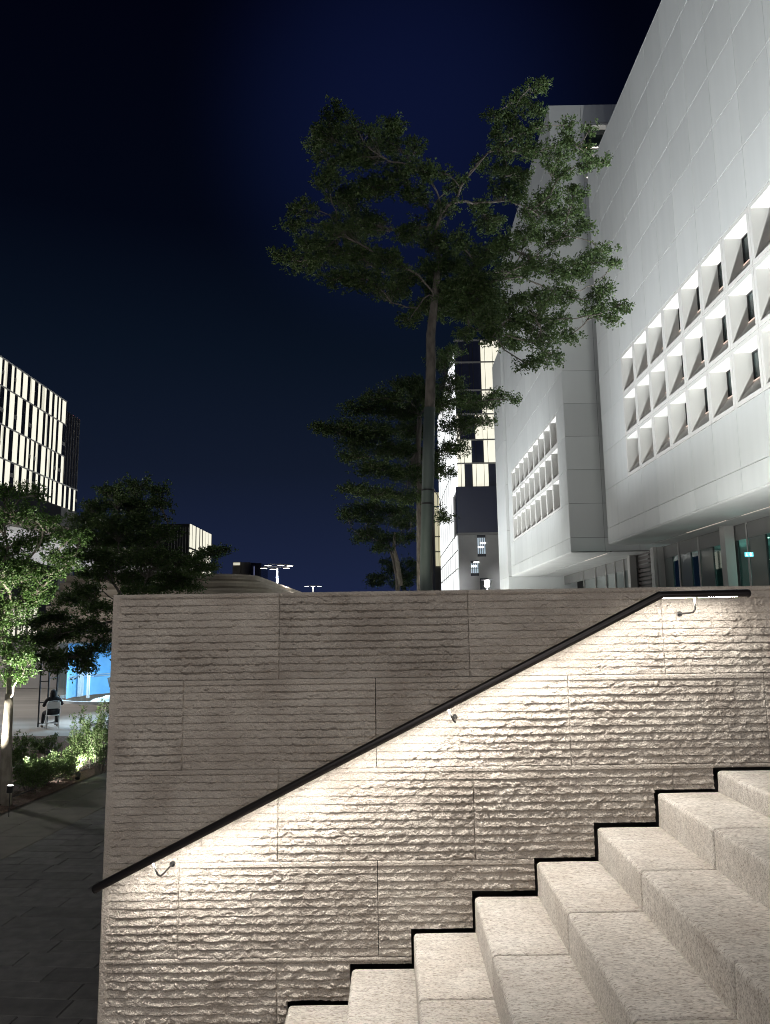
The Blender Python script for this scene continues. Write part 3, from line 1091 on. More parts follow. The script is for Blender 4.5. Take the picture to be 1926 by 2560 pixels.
# ------------------------------------------------------------------ white wing with a rounded corner
rw = empty('rounded_wing', (10.3, 67.1, TZ), label='smooth white wing with a rounded corner beyond the tower block', cat='building')
RT = 25.2
pts = [(6.0, 0.0), (0.0, 0.0), (0.0, 5.0)]
for q in range(0, 19):
    a = math.pi / 2 * q / 18
    pts.append((7.0 - 7.0 * math.cos(a), 5.0 + 7.0 * math.sin(a)))
zz = [0.0, 4.1 - TZ, 8.2 - TZ, 12.3 - TZ, 16.4 - TZ, 20.5 - TZ, RT - TZ]
for a, b in zip(zz[:-1], zz[1:]):
    V = [(x, y, a + 0.012) for x, y in pts] + [(x, y, b - 0.012) for x, y in pts]
    n = len(pts)
    F = [(i, i + 1, n + i + 1, n + i) for i in range(n - 1)]
    o = MB().add(V, F).obj('wall_band', M['panel'], rw)
    o.modifiers.new('thickness', 'SOLIDIFY').thickness = 0.08
ins = [(6.0, 0.12)] + [(x + 0.12, y + 0.02) for x, y in pts[1:]] + [(12, 12), (12, 0.12)]
MB().prism(ins, 'z', 0.0, RT - TZ - 0.05).obj('body', M['panel_back'], rw)

# ------------------------------------------------------------------ far tower with lit panels
FY, FX = 96.0, 8.55
far = empty('far_lit_tower', (FX, FY, TZ), label='far tower with bright white side, lit panel front and dark glass bay', cat='building')
fo = Vector((FX, FY, TZ))


def fz(py): return at(1180, py, FY).z - TZ


def fx(px): return at(px, 1250, FY).x - FX


ztop, zb1, zb0 = fz(850), fz(1218), fz(1333)
MB().box(0.25, 30, 0.25, 38, 0, ztop - 0.2).obj('body', M['dark_metal'], far)
MB().box(0.0, 14, 0.0, 0.25, 0, zb0).obj('base_wall', mat('pale_grey_cladding', (0.36, 0.36, 0.36), (0.42, 0.42, 0.41), 0.7, scale=0.5), far)
MB().box(-0.1, 14, -0.6, 0.24, zb0, zb1).obj('dark_bay', M['navy_glass'], far)
MB().box(-0.12, 14, -0.62, 0.2, zb0 - 0.25, zb0).obj('bay_sill', M['grey_clad'], far)
# front: lit columns and dark windows, floor by floor
rws = [(zb1, fz(1158)), (fz(1158), fz(1099)), (fz(1099), fz(1035)), (fz(1035), fz(975)), (fz(975), fz(905)), (fz(905), ztop)]
colsx = [fx(1146), fx(1156), fx(1165), fx(1184), fx(1194), fx(1214), fx(1225), fx(1245), fx(1262)]
dark = {(0, 2), (0, 6), (1, 3), (1, 4), (2, 1), (2, 2), (2, 3), (3, 1), (3, 2), (3, 3), (3, 4), (4, 1), (4, 2), (4, 3), (4, 4), (4, 0), (3, 0), (5, 0), (5, 1), (5, 2), (5, 3), (5, 4)}
for r_, (a, b) in enumerate(rws):
    for c_ in range(len(colsx) - 1):
        mt = M['navy_glass'] if (r_, c_) in dark else M['lit_panel']
        nm = 'window' if (r_, c_) in dark else 'lit_panel'
        MB().box(colsx[c_] + 0.05, colsx[c_ + 1] - 0.05, -0.02 if nm == 'lit_panel' else 0.1, 0.24, a + 0.12, b - 0.12).obj(nm, mt, far)
    MB().box(colsx[0], colsx[-1], 0.0, 0.26, b - 0.1, b + 0.1).obj('floor_line', M['mullion'], far)
# windows in the grey base
for (xa, xb, ya, yb) in ((1190, 1211, 1338, 1392), (1172, 1192, 1402, 1440), (1194, 1213, 1446, 1474)):
    w_ = MB().box(fx(xa), fx(xb), -0.05, 0.0, fz(yb), fz(ya)).obj('window', M['dark_glass'], far)
    if ya > 1440: continue
    M.setdefault('pale_lit', emat('pale_lit_window', (0.55, 0.72, 0.85), 0.45))
    z0_, z1_ = fz(yb) + 0.35, fz(ya) - 0.35
    n = 4
    for q in range(n):
        x0_ = fx(xa) + (fx(xb) - fx(xa)) * (q + 0.12) / n; x1_ = fx(xa) + (fx(xb) - fx(xa)) * (q + 0.80) / n
        for h0, h1 in ((0.0, 0.47), (0.5, 1.0)):
            MB().box(x0_, x1_, -0.08, -0.05, z0_ + (z1_ - z0_) * h0, z0_ + (z1_ - z0_) * h1).obj('pane', M['pale_lit'], w_)
    for q in range(2):
        MB().box(fx(xa) + 0.1 + 0.3 * q, fx(xa) + 0.75 + 0.3 * q, -0.12, -0.08, z0_ + 0.8 + 0.5 * q, z0_ + 0.92 + 0.5 * q).obj('ceiling_light', M['lamp_glow'], w_)
# bright side facing the street
ylim = [0, 4.2, 8.4, 12.6, 16.8, 21.0, 25.5, 30.0, 34.5]
zs_ = [0.0, fz(1420), fz(1375), fz(1333)]
for q in range(len(ylim) - 1):
    for a, b in zip(zs_[:-1], zs_[1:]):
        MB().box(-0.06, 0.2, ylim[q] + 0.3, ylim[q + 1] - 0.3, a + 0.12, b - 0.12).obj('lit_glass', M['lit_white'], far)
    MB().box(-0.10, -0.061, ylim[q] - 0.07, ylim[q] + 0.07, 0, zb0 if q < 2 else ztop - 1.5).obj('fin', M['mullion'], far)
    up = [zb0 if q > 1 else zb1, zb1 + 3.0, zb1 + 7.0, zb1 + 11.0, ztop - 1.5]
    for a, b in zip(up[:-1], up[1:]):
        MB().box(-0.06, 0.2, ylim[q] + 0.3, ylim[q + 1] - 0.3, a + 0.12, b - 0.12).obj('lit_glass', M['lit_white'], far)
for z_ in zs_[1:] + [zb1 + 3.0, zb1 + 7.0, zb1 + 11.0]:
    MB().box(-0.12, -0.061, 0.1 if z_ < zb0 + 0.1 else 0.1, 34.5, z_ - 0.06, z_ + 0.06).obj('ledge', M['mullion'], far)
yb_ = empty('yellow_lit_block', (at(1088, 1350, 150).x, 150, TZ), label='slim yellowish lit block far down the street behind the tree trunk', cat='building')
bw = at(1106, 1350, 150).x - at(1088, 1350, 150).x
for r_ in range(5):
    z0_ = at(1095, 1415, 150).z - TZ + r_ * 3.0
    for c_ in range(2):
        MB().box(c_ * bw / 2 + 0.06, (c_ + 1) * bw / 2 - 0.06, -0.03, 0.2, z0_, z0_ + 2.7).obj('lit_panel', M['lit_yellow'], yb_)
MB().box(-0.1, bw + 0.1, 0.2, 14, 0, at(1095, 1285, 150).z - TZ).obj('wall', M['grey_clad'], yb_)

# ------------------------------------------------------------------ lit building on the left
LX = -46.0


def yl(px): return -46.0 / ((px - 981.0) / FPX)      # distance along the side plane


left = empty('left_lit_building', (LX, 105, GZ), label='tall building at the far left striped with bright vertical light panels', cat='building')
lo = Vector((LX, 105, GZ))
zl_ = [17.0, 20.3, 24.3, 28.9, 32.3]
ya, yb2 = 78.0, 105.0
MB().box(-25, -0.15, ya - 105, 0.0, 0, 32.2 - GZ).obj('body', M['dark_metal'], left)
rr_ = random.Random(11)
for f_ in range(len(zl_) - 1):
    z0, z1 = zl_[f_], zl_[f_ + 1]
    y = ya
    k = f_
    while y < yb2 - 0.1 + (5.0 if f_ == 0 else 0):
        lim = yb2 + (5.0 if f_ == 0 else 0)
        w = rr_.choice((0.55, 0.75, 1.0)) if k % 2 == 0 else rr_.choice((0.6, 0.8, 1.2))
        w = min(w, lim - y)
        if k % 2 == 0:
            wn = MB().box(-0.14, -0.10, y - 105, y + w - 105, z0 - GZ + 0.15, z1 - GZ - 0.15).obj('window', M['dark_glass'], left)
            if rr_.random() < 0.3:
                MB().box(-0.10, -0.06, y - 105 + 0.1, y + w - 105, z0 - GZ + 1.5, z0 - GZ + 2.0).obj('spandrel', M['mullion'], wn)
        else:
            n = 2 if w < 0.9 else 3
            for q in range(n):
                MB().box(-0.14, -0.085, y + w * q / n - 105 + 0.035, y + w * (q + 1) / n - 105 - 0.035, z0 - GZ + 0.12, z1 - GZ - 0.12).obj(
                    'light_panel', M['lit_panel'] if rr_.random() < 0.93 else M['lit_panel2'], left)
        y += w
        k += 1
    MB().box(-0.16, -0.05, ya - 105, yb2 - 105 + (5.0 if f_ == 0 else 0), z1 - GZ - 0.09, z1 - GZ + 0.09).obj('floor_line', M['white_paint'], left)
# dark glazed end with slim fins
MB().box(-20, -0.5, 0.02, 5.6, 20.3 - GZ, 31.2 - GZ).obj('glass_end', M['dark_glass'], left)
for q in range(7):
    MB().box(-0.5, -0.38, 0.1 + q * 0.9, 0.14 + q * 0.9, 20.4 - GZ, 31.3 - GZ).obj('fin', M['mullion'], left)
MB().box(-20, -0.2, 0.02, 5.0, 0, 20.2 - GZ).obj('lower_body', M['grey_clad'], left)
# ground floor light fins, seen under the trees
for q in range(22):
    y = 70 + q * 1.35
    MB().box(-0.1, 0.0, y - 105, y + (0.5 if q % 3 else 0.9) - 105, -0.6 - GZ, 2.9 - GZ).obj('light_panel', M['lit_panel'], left)
red = at(170, 1016, 111)
MB().ring((LX - 1.0 - LX, 4.5, 31.2 - GZ), [(0.0, 0.35), (0.12, 0.25), (0.12, 0.0)], 0, 2 * math.pi, 8).obj('beacon', emat('beacon_red', (1.0, 0.15, 0.2), 6.0), left)

# second lit building, smaller, further back
L2X, L2Y = -40.0, 150.0
l2 = empty('distant_lit_building', (L2X, L2Y, GZ), label='distant low building with bright light panels right of the bushy tree', cat='building')
MB().box(-9, -0.1, 0, 19, 0, 20.6 - GZ).obj('body', M['dark_metal'], l2)
for q in range(8):
    MB().box(-0.25 - q * 0.55, -0.2 - q * 0.55, -0.15, 0.0, 10 - GZ, 20.0 - GZ).obj('fin', M['mullion'], l2)
for f_, (z0, z1) in enumerate(((11.0, 15.6), (16.0, 20.6))):
    y = 0.4
    while y < 18:
        w = rr_.choice((0.9, 1.3, 1.7))
        MB().box(-0.1, 0.05, y, y + w, z0 - GZ, z1 - GZ).obj('light_panel', M['lit_panel'], l2)
        y += w + rr_.choice((0.9, 1.4))

# far dull blocks behind the terraces
for nm, lab, pa, pb, pt, Yd, mt, lit in (('beige_block', 'small beige far building with a lit strip on its roof edge', 582, 624, 1405, 210, 'beige', True),
                                         ('dark_block', 'dark bluish far building just left of the lamp mast', 627, 652, 1407, 205, 'navy_glass', False)):
    a, b = at(pa, pt, Yd), at(pb, pt, Yd)
    e_ = empty(nm, (a.x, Yd, GZ), label=lab, cat='building')
    w = b.x - a.x
    MB().box(0, w * 0.46, 0, 12, 0, a.z - GZ).obj('wall', M[mt], e_)
    MB().box(w * 0.5, w, 0.3, 12, 0, a.z - GZ - 0.1).obj('wall', M[mt], e_)
    MB().box(w * 0.46, w * 0.5, 0.6, 10, 0, a.z - GZ - 0.4).obj('joint', M['black_paint'], e_)
    if lit:
        MB().box(0.2, w * 0.44, -0.1, 0.0, a.z - GZ - 0.9, a.z - GZ - 0.2).obj('lit_strip', M['lit_panel2'], e_)
    else:
        MB().box(w * 0.3, w * 0.42, -0.1, 0.0, 4, a.z - GZ - 1.0).obj('lit_strip', emat('blue_lit', (0.35, 0.4, 0.8), 0.18), e_)

# ------------------------------------------------------------------ curved beige terraces, back wall and canopy of the plaza
ter = empty('curved_terraces', (-17, 60, GZ), label='curved beige stepped terraces across the plaza behind the wall', cat='building')
top_pts = [(at(-60, 1433, 62), None)]


def terrace_curve(off):
    # plan of the terrace edge: parallel to the picture, then round a corner and straight back
    P = [(x, 61 + off) for x in np.linspace(-26.3, -15.5, 9)]
    R_ = 4.2 - off
    for q in range(1, 13):
        a = math.pi / 2 * q / 12
        P.append((-15.5 + R_ * math.sin(a), 61 + off + R_ * (1 - math.cos(a))))
    for q in range(1, 10):
        P.append((-15.5 + R_, 61 + off + R_ + q * 5.0))
    return P


for k_ in range(7):
    z1 = 4.32 - 0.62 * k_
    off = -0.75 * k_
    c = terrace_curve(off)
    n = len(c)
    prof = [(0.9, z1 - 0.62), (0.28, z1 - 0.60), (0.06, z1 - 0.40), (0.0, z1 - 0.16), (0.05, z1), (3.4, z1)]
    V = []; F = []
    for i, (x, y) in enumerate(c):
        a = c[max(i - 1, 0)]; b = c[min(i + 1, n - 1)]
        t = Vector((b[0] - a[0], b[1] - a[1])).normalized()
        nn = Vector((-t.y, t.x))
        for d_, z in prof:
            V.append((x + nn.x * d_ + 17, y + nn.y * d_ - 60, z - GZ))
    m_ = len(prof)
    for i in range(n - 1):
        for j in range(m_ - 1):
            F.append((i * m_ + j, (i + 1) * m_ + j, (i + 1) * m_ + j + 1, i * m_ + j + 1))
    MB().add(V, F).obj('tier', M['beige'], ter, smooth=False)
# canopy with rounded end, lit from below
cn = empty('plaza_canopy', (-16, 57, GZ), label='long pale plaza canopy with rounded end and white underside behind the trees', cat='canopy')
A_, B_ = Vector((-19.5, 33.0)), Vector((-21.6, 79.0))
ax = (B_ - A_).normalized(); ay = Vector((-ax.y, ax.x)); W_ = 3.6
out = []
for q in range(17):
    a = -math.pi / 2 + math.pi * q / 16
    out.append(B_ + ax * (W_ * math.cos(a)) + ay * (-W_ * math.sin(a)) * -1)
for q in range(17):
    a = math.pi / 2 + math.pi * q / 16
    out.append(A_ + ax * (W_ * math.cos(a)) + ay * (W_ * math.sin(a)))
cz = 4.55
pl = [(p.x + 16, p.y - 57) for p in out]
MB().prism(pl, 'z', cz - GZ, cz + 0.5 - GZ).obj('roof', M['beige'], cn)
cen = (A_ + B_) / 2
pl2 = [((p.x - cen.x) * 0.93 + cen.x + 16, (p.y - cen.y) * 0.985 + cen.y - 57) for p in out]
MB().prism(pl2, 'z', cz - 0.10 - GZ, cz - GZ - 0.002).obj('underside', M['white_paint'], cn)
for q in range(3, 5):
    p = A_ + (B_ - A_) * (q / 4.0)
    MB().tube([(p.x + 16, p.y - 57, 0), (p.x + 16, p.y - 57, cz - 0.1 - GZ)], 0.22, 12).obj('column', M['white_paint'], cn, smooth=True)
for q in range(4):
    p = A_ + (B_ - A_) * ((q + 0.5) / 4.0)
    lamp('canopy_uplight', 'SPOT', (p.x + 16, p.y - 57, 0.4), 1500, (0.92, 0.95, 1.0), cn, aim=(p.x + 16, p.y - 57, 9), spot_size=math.radians(130), spot_blend=0.8, shadow_soft_size=0.2)
# long back wall of the plaza
MB().box(-45, -14, 47.5, 48.0, GZ, -0.6).obj('plaza_back_wall', mat('plain_render', (0.20, 0.19, 0.185), (0.24, 0.23, 0.22), 0.9, scale=0.5), label='plain grey back wall across the plaza behind the seated person', cat='wall')

# ------------------------------------------------------------------ glass kiosk with blue interior
KC = Vector((-10.35, 31.2, GZ))
ki = empty('glass_kiosk', KC, label='round glass kiosk glowing blue inside, next to the seated person', cat='kiosk')
MB().ring((0, 0, 0), [(3.30, 0.0), (3.30, 0.70), (3.34, 0.72), (3.34, 0.78), (2.2, 0.80), (0.0, 0.80)], 0, 2 * math.pi, 64).obj('plinth', M['white_paint'], ki, smooth=False)
M['kglass'] = glass_mat('kiosk_glass', (0.80, 0.92, 0.97), 0.04)
nP = 16
for q in range(nP):
    a0 = 2 * math.pi * q / nP + 0.10; a1 = 2 * math.pi * (q + 1) / nP + 0.10
    if math.sin((a0 + a1) / 2) > 0.55: continue
    MB().ring((0, 0, 0), [(2.93, 0.90), (2.93, 3.0)], a0 + 0.012, a1 - 0.012, 6).obj('pane', M['kglass'], ki, smooth=True)
    MB().box(-0.05, 0.05, -0.06, 0.06, 0.80, 3.05).obj('mullion', M['mullion'], ki)
    o = ki.children[-1]; o.location = (2.93 * math.cos(a0), 2.93 * math.sin(a0), 0); o.rotation_euler = (0, 0, a0)
MB().ring((0, 0, 0), [(3.0, 0.802), (3.0, 0.90), (2.86, 0.90), (2.86, 0.802)], 0, 2 * math.pi, 64).obj('sill_ring', M['white_paint'], ki)
MB().ring((0, 0, 0), [(3.0, 3.0), (3.2, 3.05), (3.2, 3.3), (0, 3.4)], 0, 2 * math.pi, 64).obj('roof', M['beige'], ki)
M['blue_wall'] = mat('blue_wall', (0.20, 0.46, 0.76), (0.26, 0.54, 0.82), 0.7, scale=2)
MB().ring((0, 0, 0), [(2.6, 0.81), (2.6, 2.98)], math.radians(-30), math.radians(195), 32).obj('blue_screen', M['blue_wall'], ki, smooth=True)
MB().ring((0, 0, 0), [(0, 2.99), (2.9, 2.99)], 0, 2 * math.pi, 32).obj('ceiling', M['white_paint'], ki)
lamp('kiosk_light', 'AREA', (-0.6, -0.9, 2.9), 300, (0.62, 0.83, 1.0), ki, size=1.4)
for q, a_ in enumerate((172, 186, 205, 222, 243, 262, 280)):
    aa = math.radians(a_)
    r_ = 2.45
    MB().box(r_ * math.cos(aa) - 0.05, r_ * math.cos(aa) + 0.05, r_ * math.sin(aa) * 0.45 - 0.04 + 0.5, r_ * math.sin(aa) * 0.45 + 0.04 + 0.5, 0.81, 2.98).obj('pillar', M['white_paint'], ki) if q in (0, 1, 3, 5) else None
for z_ in (1.55, 1.62):
    MB().ring((0, 0, 0), [(2.56, z_), (2.595, z_), (2.595, z_ + 0.03), (2.56, z_ + 0.03)], math.radians(40), math.radians(190), 24).obj('ledge', M['white_paint'], ki)
# things inside the kiosk
iv = empty('display_bed', KC + Vector((0.4, -1.6, 0.80)), label='low bed draped in pale cloth inside the blue kiosk', cat='bed')
rbm = []
V = []; F = []
for j in range(9):
    for i in range(15):
        x = -1.5 + 2.4 * i / 14; y = -0.45 + 0.9 * j / 8
        z = 0.10 + 0.42 * max(0, (i / 14.0)) ** 1.2 + 0.05 * math.sin(i * 1.3 + j) * (i > 2)
        if j in (0, 8) or i in (0, 14): z = 0.0
        V.append((x, y, z))
for j in range(8):
    for i in range(14): F.append((j * 15 + i, j * 15 + i + 1, (j + 1) * 15 + i + 1, (j + 1) * 15 + i))
MB().add(V, F).obj('cloth', M['white_paint'], iv, smooth=True)
MB().box(0.0, 0.9, -0.30, -0.22, 0.30, 0.62).obj('cushion', mat('grey_cushion', (0.35, 0.34, 0.36), (0.6, 0.58, 0.6), 0.9, scale=18), iv)
md = empty('desk_screen', KC + Vector((-0.35, -1.1, 1.35)), label='small dark tilted screen on a stand inside the blue kiosk', cat='screen')
MB().box(-0.30, 0.30, -0.015, 0.015, 0.0, 0.40).obj('panel', M['black_paint'], md)
md.children[0].rotation_euler = (math.radians(-25), math.radians(-14), math.radians(20))
MB().tube([(0.0, 0.0, 0.05), (-0.1, 0.05, -0.3), (-0.25, 0.0, -0.54)], 0.025, 8).obj('stand', M['black_paint'], md)

# ------------------------------------------------------------------ black frame, chair and person on the plaza
fy = 28.6
f0 = at(95, 1816, fy); f1 = at(116.5, 1816, fy); f2 = at(138.5, 1800, fy + 0.5)
fr = empty('black_metal_frame', (f0.x, fy, GZ), label='tall thin black metal ladder frame standing beside the seated person', cat='frame')
w1 = f1.x - f0.x; w2 = f2.x - f0.x
hh = 2.75
for x, y in ((0, 0), (w1, 0), (w2, 0.5)):
    MB().box(x - 0.02, x + 0.02, y - 0.02, y + 0.02, 0, hh).obj('post', M['black_paint'], fr)
for z in (0.12, 0.86, 1.62, 2.4):
    MB().box(0.021, w1 - 0.021, -0.014, 0.014, z, z + 0.03).obj('rung', M['black_paint'], fr)
for z in (0.12, 0.95, 1.74, 2.5):
    MB().tube([(w1 + 0.02, 0.02, z), (w2 - 0.02, 0.48, z)], 0.015, 6).obj('rung', M['black_paint'], fr)

pc = at(133, 1818, 28.3)
ch = empty('folding_chair', (pc.x - 0.02, 28.25, GZ), rz=math.radians(30), label='white folding chair under the seated person in black', cat='chair')
# local: +Y = sitting direction (away from camera, turned left), back rest at -Y
for s in (-1, 1):
    MB().tube([(s * 0.22, -0.20, 0.92), (s * 0.22, -0.15, 0.45), (s * 0.22, 0.24, 0.0)], 0.014, 8).obj('leg', M['white_paint'], ch, smooth=True)
    MB().tube([(s * 0.20, 0.20, 0.45), (s * 0.20, -0.24, 0.0)], 0.014, 8).obj('leg', M['white_paint'], ch, smooth=True)
MB().box(-0.215, 0.215, -0.18, 0.24, 0.44, 0.465).obj('seat', M['white_paint'], ch)
mb = MB()
for q in range(9):
    pass
mb.tube([(-0.22, -0.20, 0.90), (-0.19, -0.215, 0.955), (0.0, -0.225, 0.97), (0.19, -0.215, 0.955), (0.22, -0.20, 0.90)], 0.015, 8)
mb.box(-0.21, 0.21, -0.205, -0.185, 0.70, 0.93)
mb.obj('backrest', M['white_paint'], ch)
for z, y in ((0.16, 0.14), (0.16, -0.14)):
    MB().tube([(-0.20, y, z), (0.20, y, z)], 0.010, 6).obj('stretcher', M['white_paint'], ch)


def skin_body(name, verts, edges, radii, mt, parent, root=0, sub=2):
    me = bpy.data.meshes.new(name)
    me.from_pydata(verts, edges, [])
    o = bpy.data.objects.new(name, me)
    COL.objects.link(o)
    sk = o.modifiers.new('skin', 'SKIN')
    ly = me.skin_vertices[0] if len(me.skin_vertices) else None
    if ly is None:
        bpy.context.view_layer.objects.active = o
        me.attributes.new('x', 'FLOAT', 'POINT')
    for i, r in enumerate(radii):
        d = me.skin_vertices[0].data[i]
        d.radius = r if hasattr(r, '__len__') else (r, r)
        d.use_root = (i == root)
    ss = o.modifiers.new('sub', 'SUBSURF'); ss.levels = sub; ss.render_levels = sub
    dg = bpy.context.evaluated_depsgraph_get()
    me2 = bpy.data.meshes.new_from_object(o.evaluated_get(dg))
    bpy.data.objects.remove(o)
    return link(name, me2, mt, parent, smooth=True)


pe = empty('person', (pc.x - 0.02, 28.25, GZ), rz=math.radians(30), label='person in black clothes sitting on the white chair, one hand raised to the face', cat='person')
pv = [(0, 0.0, 0.56), (0, -0.03, 0.78), (0, 0.0, 0.98), (0, 0.02, 1.06), (0, 0.04, 1.12),      # pelvis, waist, chest, shoulders, neck base 0-4
      (0.19, 0.0, 1.02), (0.33, 0.10, 0.80), (0.25, 0.28, 0.98),                              # right arm: shoulder, elbow, wrist near the face 5-7
      (-0.19, 0.0, 1.02), (-0.30, 0.14, 0.78), (-0.22, 0.33, 0.86),                             # left arm 8-10
      (0.11, 0.05, 0.54), (0.22, 0.42, 0.54), (0.22, 0.40, 0.12),                             # right leg 11-13
      (-0.11, 0.05, 0.54), (-0.24, 0.40, 0.53), (-0.30, 0.34, 0.12)]                            # left leg 14-16
pe_e = [(0, 1), (1, 2), (2, 3), (3, 4), (3, 5), (5, 6), (6, 7), (3, 8), (8, 9), (9, 10), (0, 11), (11, 12), (12, 13), (0, 14), (14, 15), (15, 16)]
pr = [(0.19, 0.16), (0.17, 0.14), (0.18, 0.13), (0.13, 0.11), (0.07, 0.07), (0.085, 0.085), (0.06, 0.06), (0.045, 0.045), (0.085, 0.085), (0.06, 0.06), (0.045, 0.045),
      (0.12, 0.12), (0.085, 0.085), (0.06, 0.06), (0.12, 0.12), (0.085, 0.085), (0.06, 0.06)]
body = skin_body('body', pv, pe_e, pr, M['cloth_black'], pe)
head = skin_body('head', [(0, 0.05, 1.10), (0, 0.07, 1.20), (0, 0.075, 1.29), (0, 0.17, 1.215)], [(0, 1), (1, 2), (1, 3)], [0.055, (0.085, 0.095), (0.07, 0.08), (0.022, 0.022)], M['skin'], pe)
MB().ring((0, 0.055, 1.20), [(0.0, 0.165), (0.05, 0.155), (0.095, 0.11), (0.112, 0.03), (0.110, -0.06), (0.125, -0.13), (0.16, -0.18)], math.radians(115), math.radians(425), 20).obj('hood', M['cloth_black'], pe, smooth=True)


def hand(base, d, n_, parent):
    """small hand: palm along d, fingers curled towards n_"""
    b = Vector(base); d = Vector(d).normalized(); n_ = Vector(n_).normalized(); s_ = d.cross(n_).normalized()
    vs = [b, b + d * 0.045, b + d * 0.085]; es = [(0, 1), (1, 2)]; rs = [(0.024, 0.018), (0.032, 0.016), (0.034, 0.014)]
    for q, (off, ln) in enumerate(((-0.027, 0.06), (-0.009, 0.072), (0.009, 0.068), (0.027, 0.052))):
        i0 = len(vs)
        vs += [b + d * 0.09 + s_ * off, b + d * (0.09 + ln * 0.5) + s_ * off + n_ * 0.008, b + d * (0.09 + ln * 0.85) + s_ * off + n_ * 0.032]
        es += [(2, i0), (i0, i0 + 1), (i0 + 1, i0 + 2)]; rs += [0.009, 0.0085, 0.007]
    i0 = len(vs)
    vs += [b + d * 0.035 - s_ * 0.035, b + d * 0.065 - s_ * 0.055 + n_ * 0.015]
    es += [(1, i0), (i0, i0 + 1)]; rs += [0.010, 0.008]
    return skin_body('hand', [tuple(v_) for v_ in vs], es, rs, M['skin'], parent, sub=1)


hand((0.25, 0.28, 1.00), (-0.25, -0.05, 1), (-1, -0.3, 0), pe)
hand((-0.22, 0.34, 0.87), (0.1, 0.3, 1), (0.6, -0.3, 0), pe)
for x, y in ((0.22, 0.42), (-0.30, 0.36)):
    mb = MB()
    mb.tube([(x, y - 0.06, 0.045), (x, y + 0.0, 0.055), (x, y + 0.10, 0.045), (x, y + 0.19, 0.03)], [0.042, 0.05, 0.045, 0.028], 10)
    mb.obj('shoe', M['shoe'], pe, smooth=True)

# ------------------------------------------------------------------ trees
def leaf_cloud(ros, axes, size, rg, per=7):
    """rosettes of small pointed leaves; returns verts, quads"""
    n = len(ros)
    C = np.repeat(np.asarray(ros), per, 0)
    A = np.repeat(np.asarray(axes), per, 0)
    N = len(C)
    rnd = rg.normal(size=(N, 3))
    d = A * 0.55 + rnd * 0.75
    d /= np.linalg.norm(d, axis=1, keepdims=True) + 1e-9
    s = np.cross(d, rg.normal(size=(N, 3)))
    s /= np.linalg.norm(s, axis=1, keepdims=True) + 1e-9
    L = size * rg.uniform(0.65, 1.25, (N, 1))
    W = L * rg.uniform(0.20, 0.28, (N, 1))
    nrm = np.cross(d, s)
    b = C + rg.normal(size=(N, 3)) * size * 0.35
    V = np.stack([b, b + d * L * 0.62 + s * W + nrm * L * 0.06, b + d * L - nrm * L * 0.08, b + d * L * 0.62 - s * W + nrm * L * 0.06], 1).reshape(-1, 3)
    F = np.arange(4 * N).reshape(-1, 4)
    return V, F


def bez(a, b, c, n):
    return [a * (1 - t) ** 2 + b * 2 * t * (1 - t) + c * t * t for t in np.linspace(0, 1, n)]


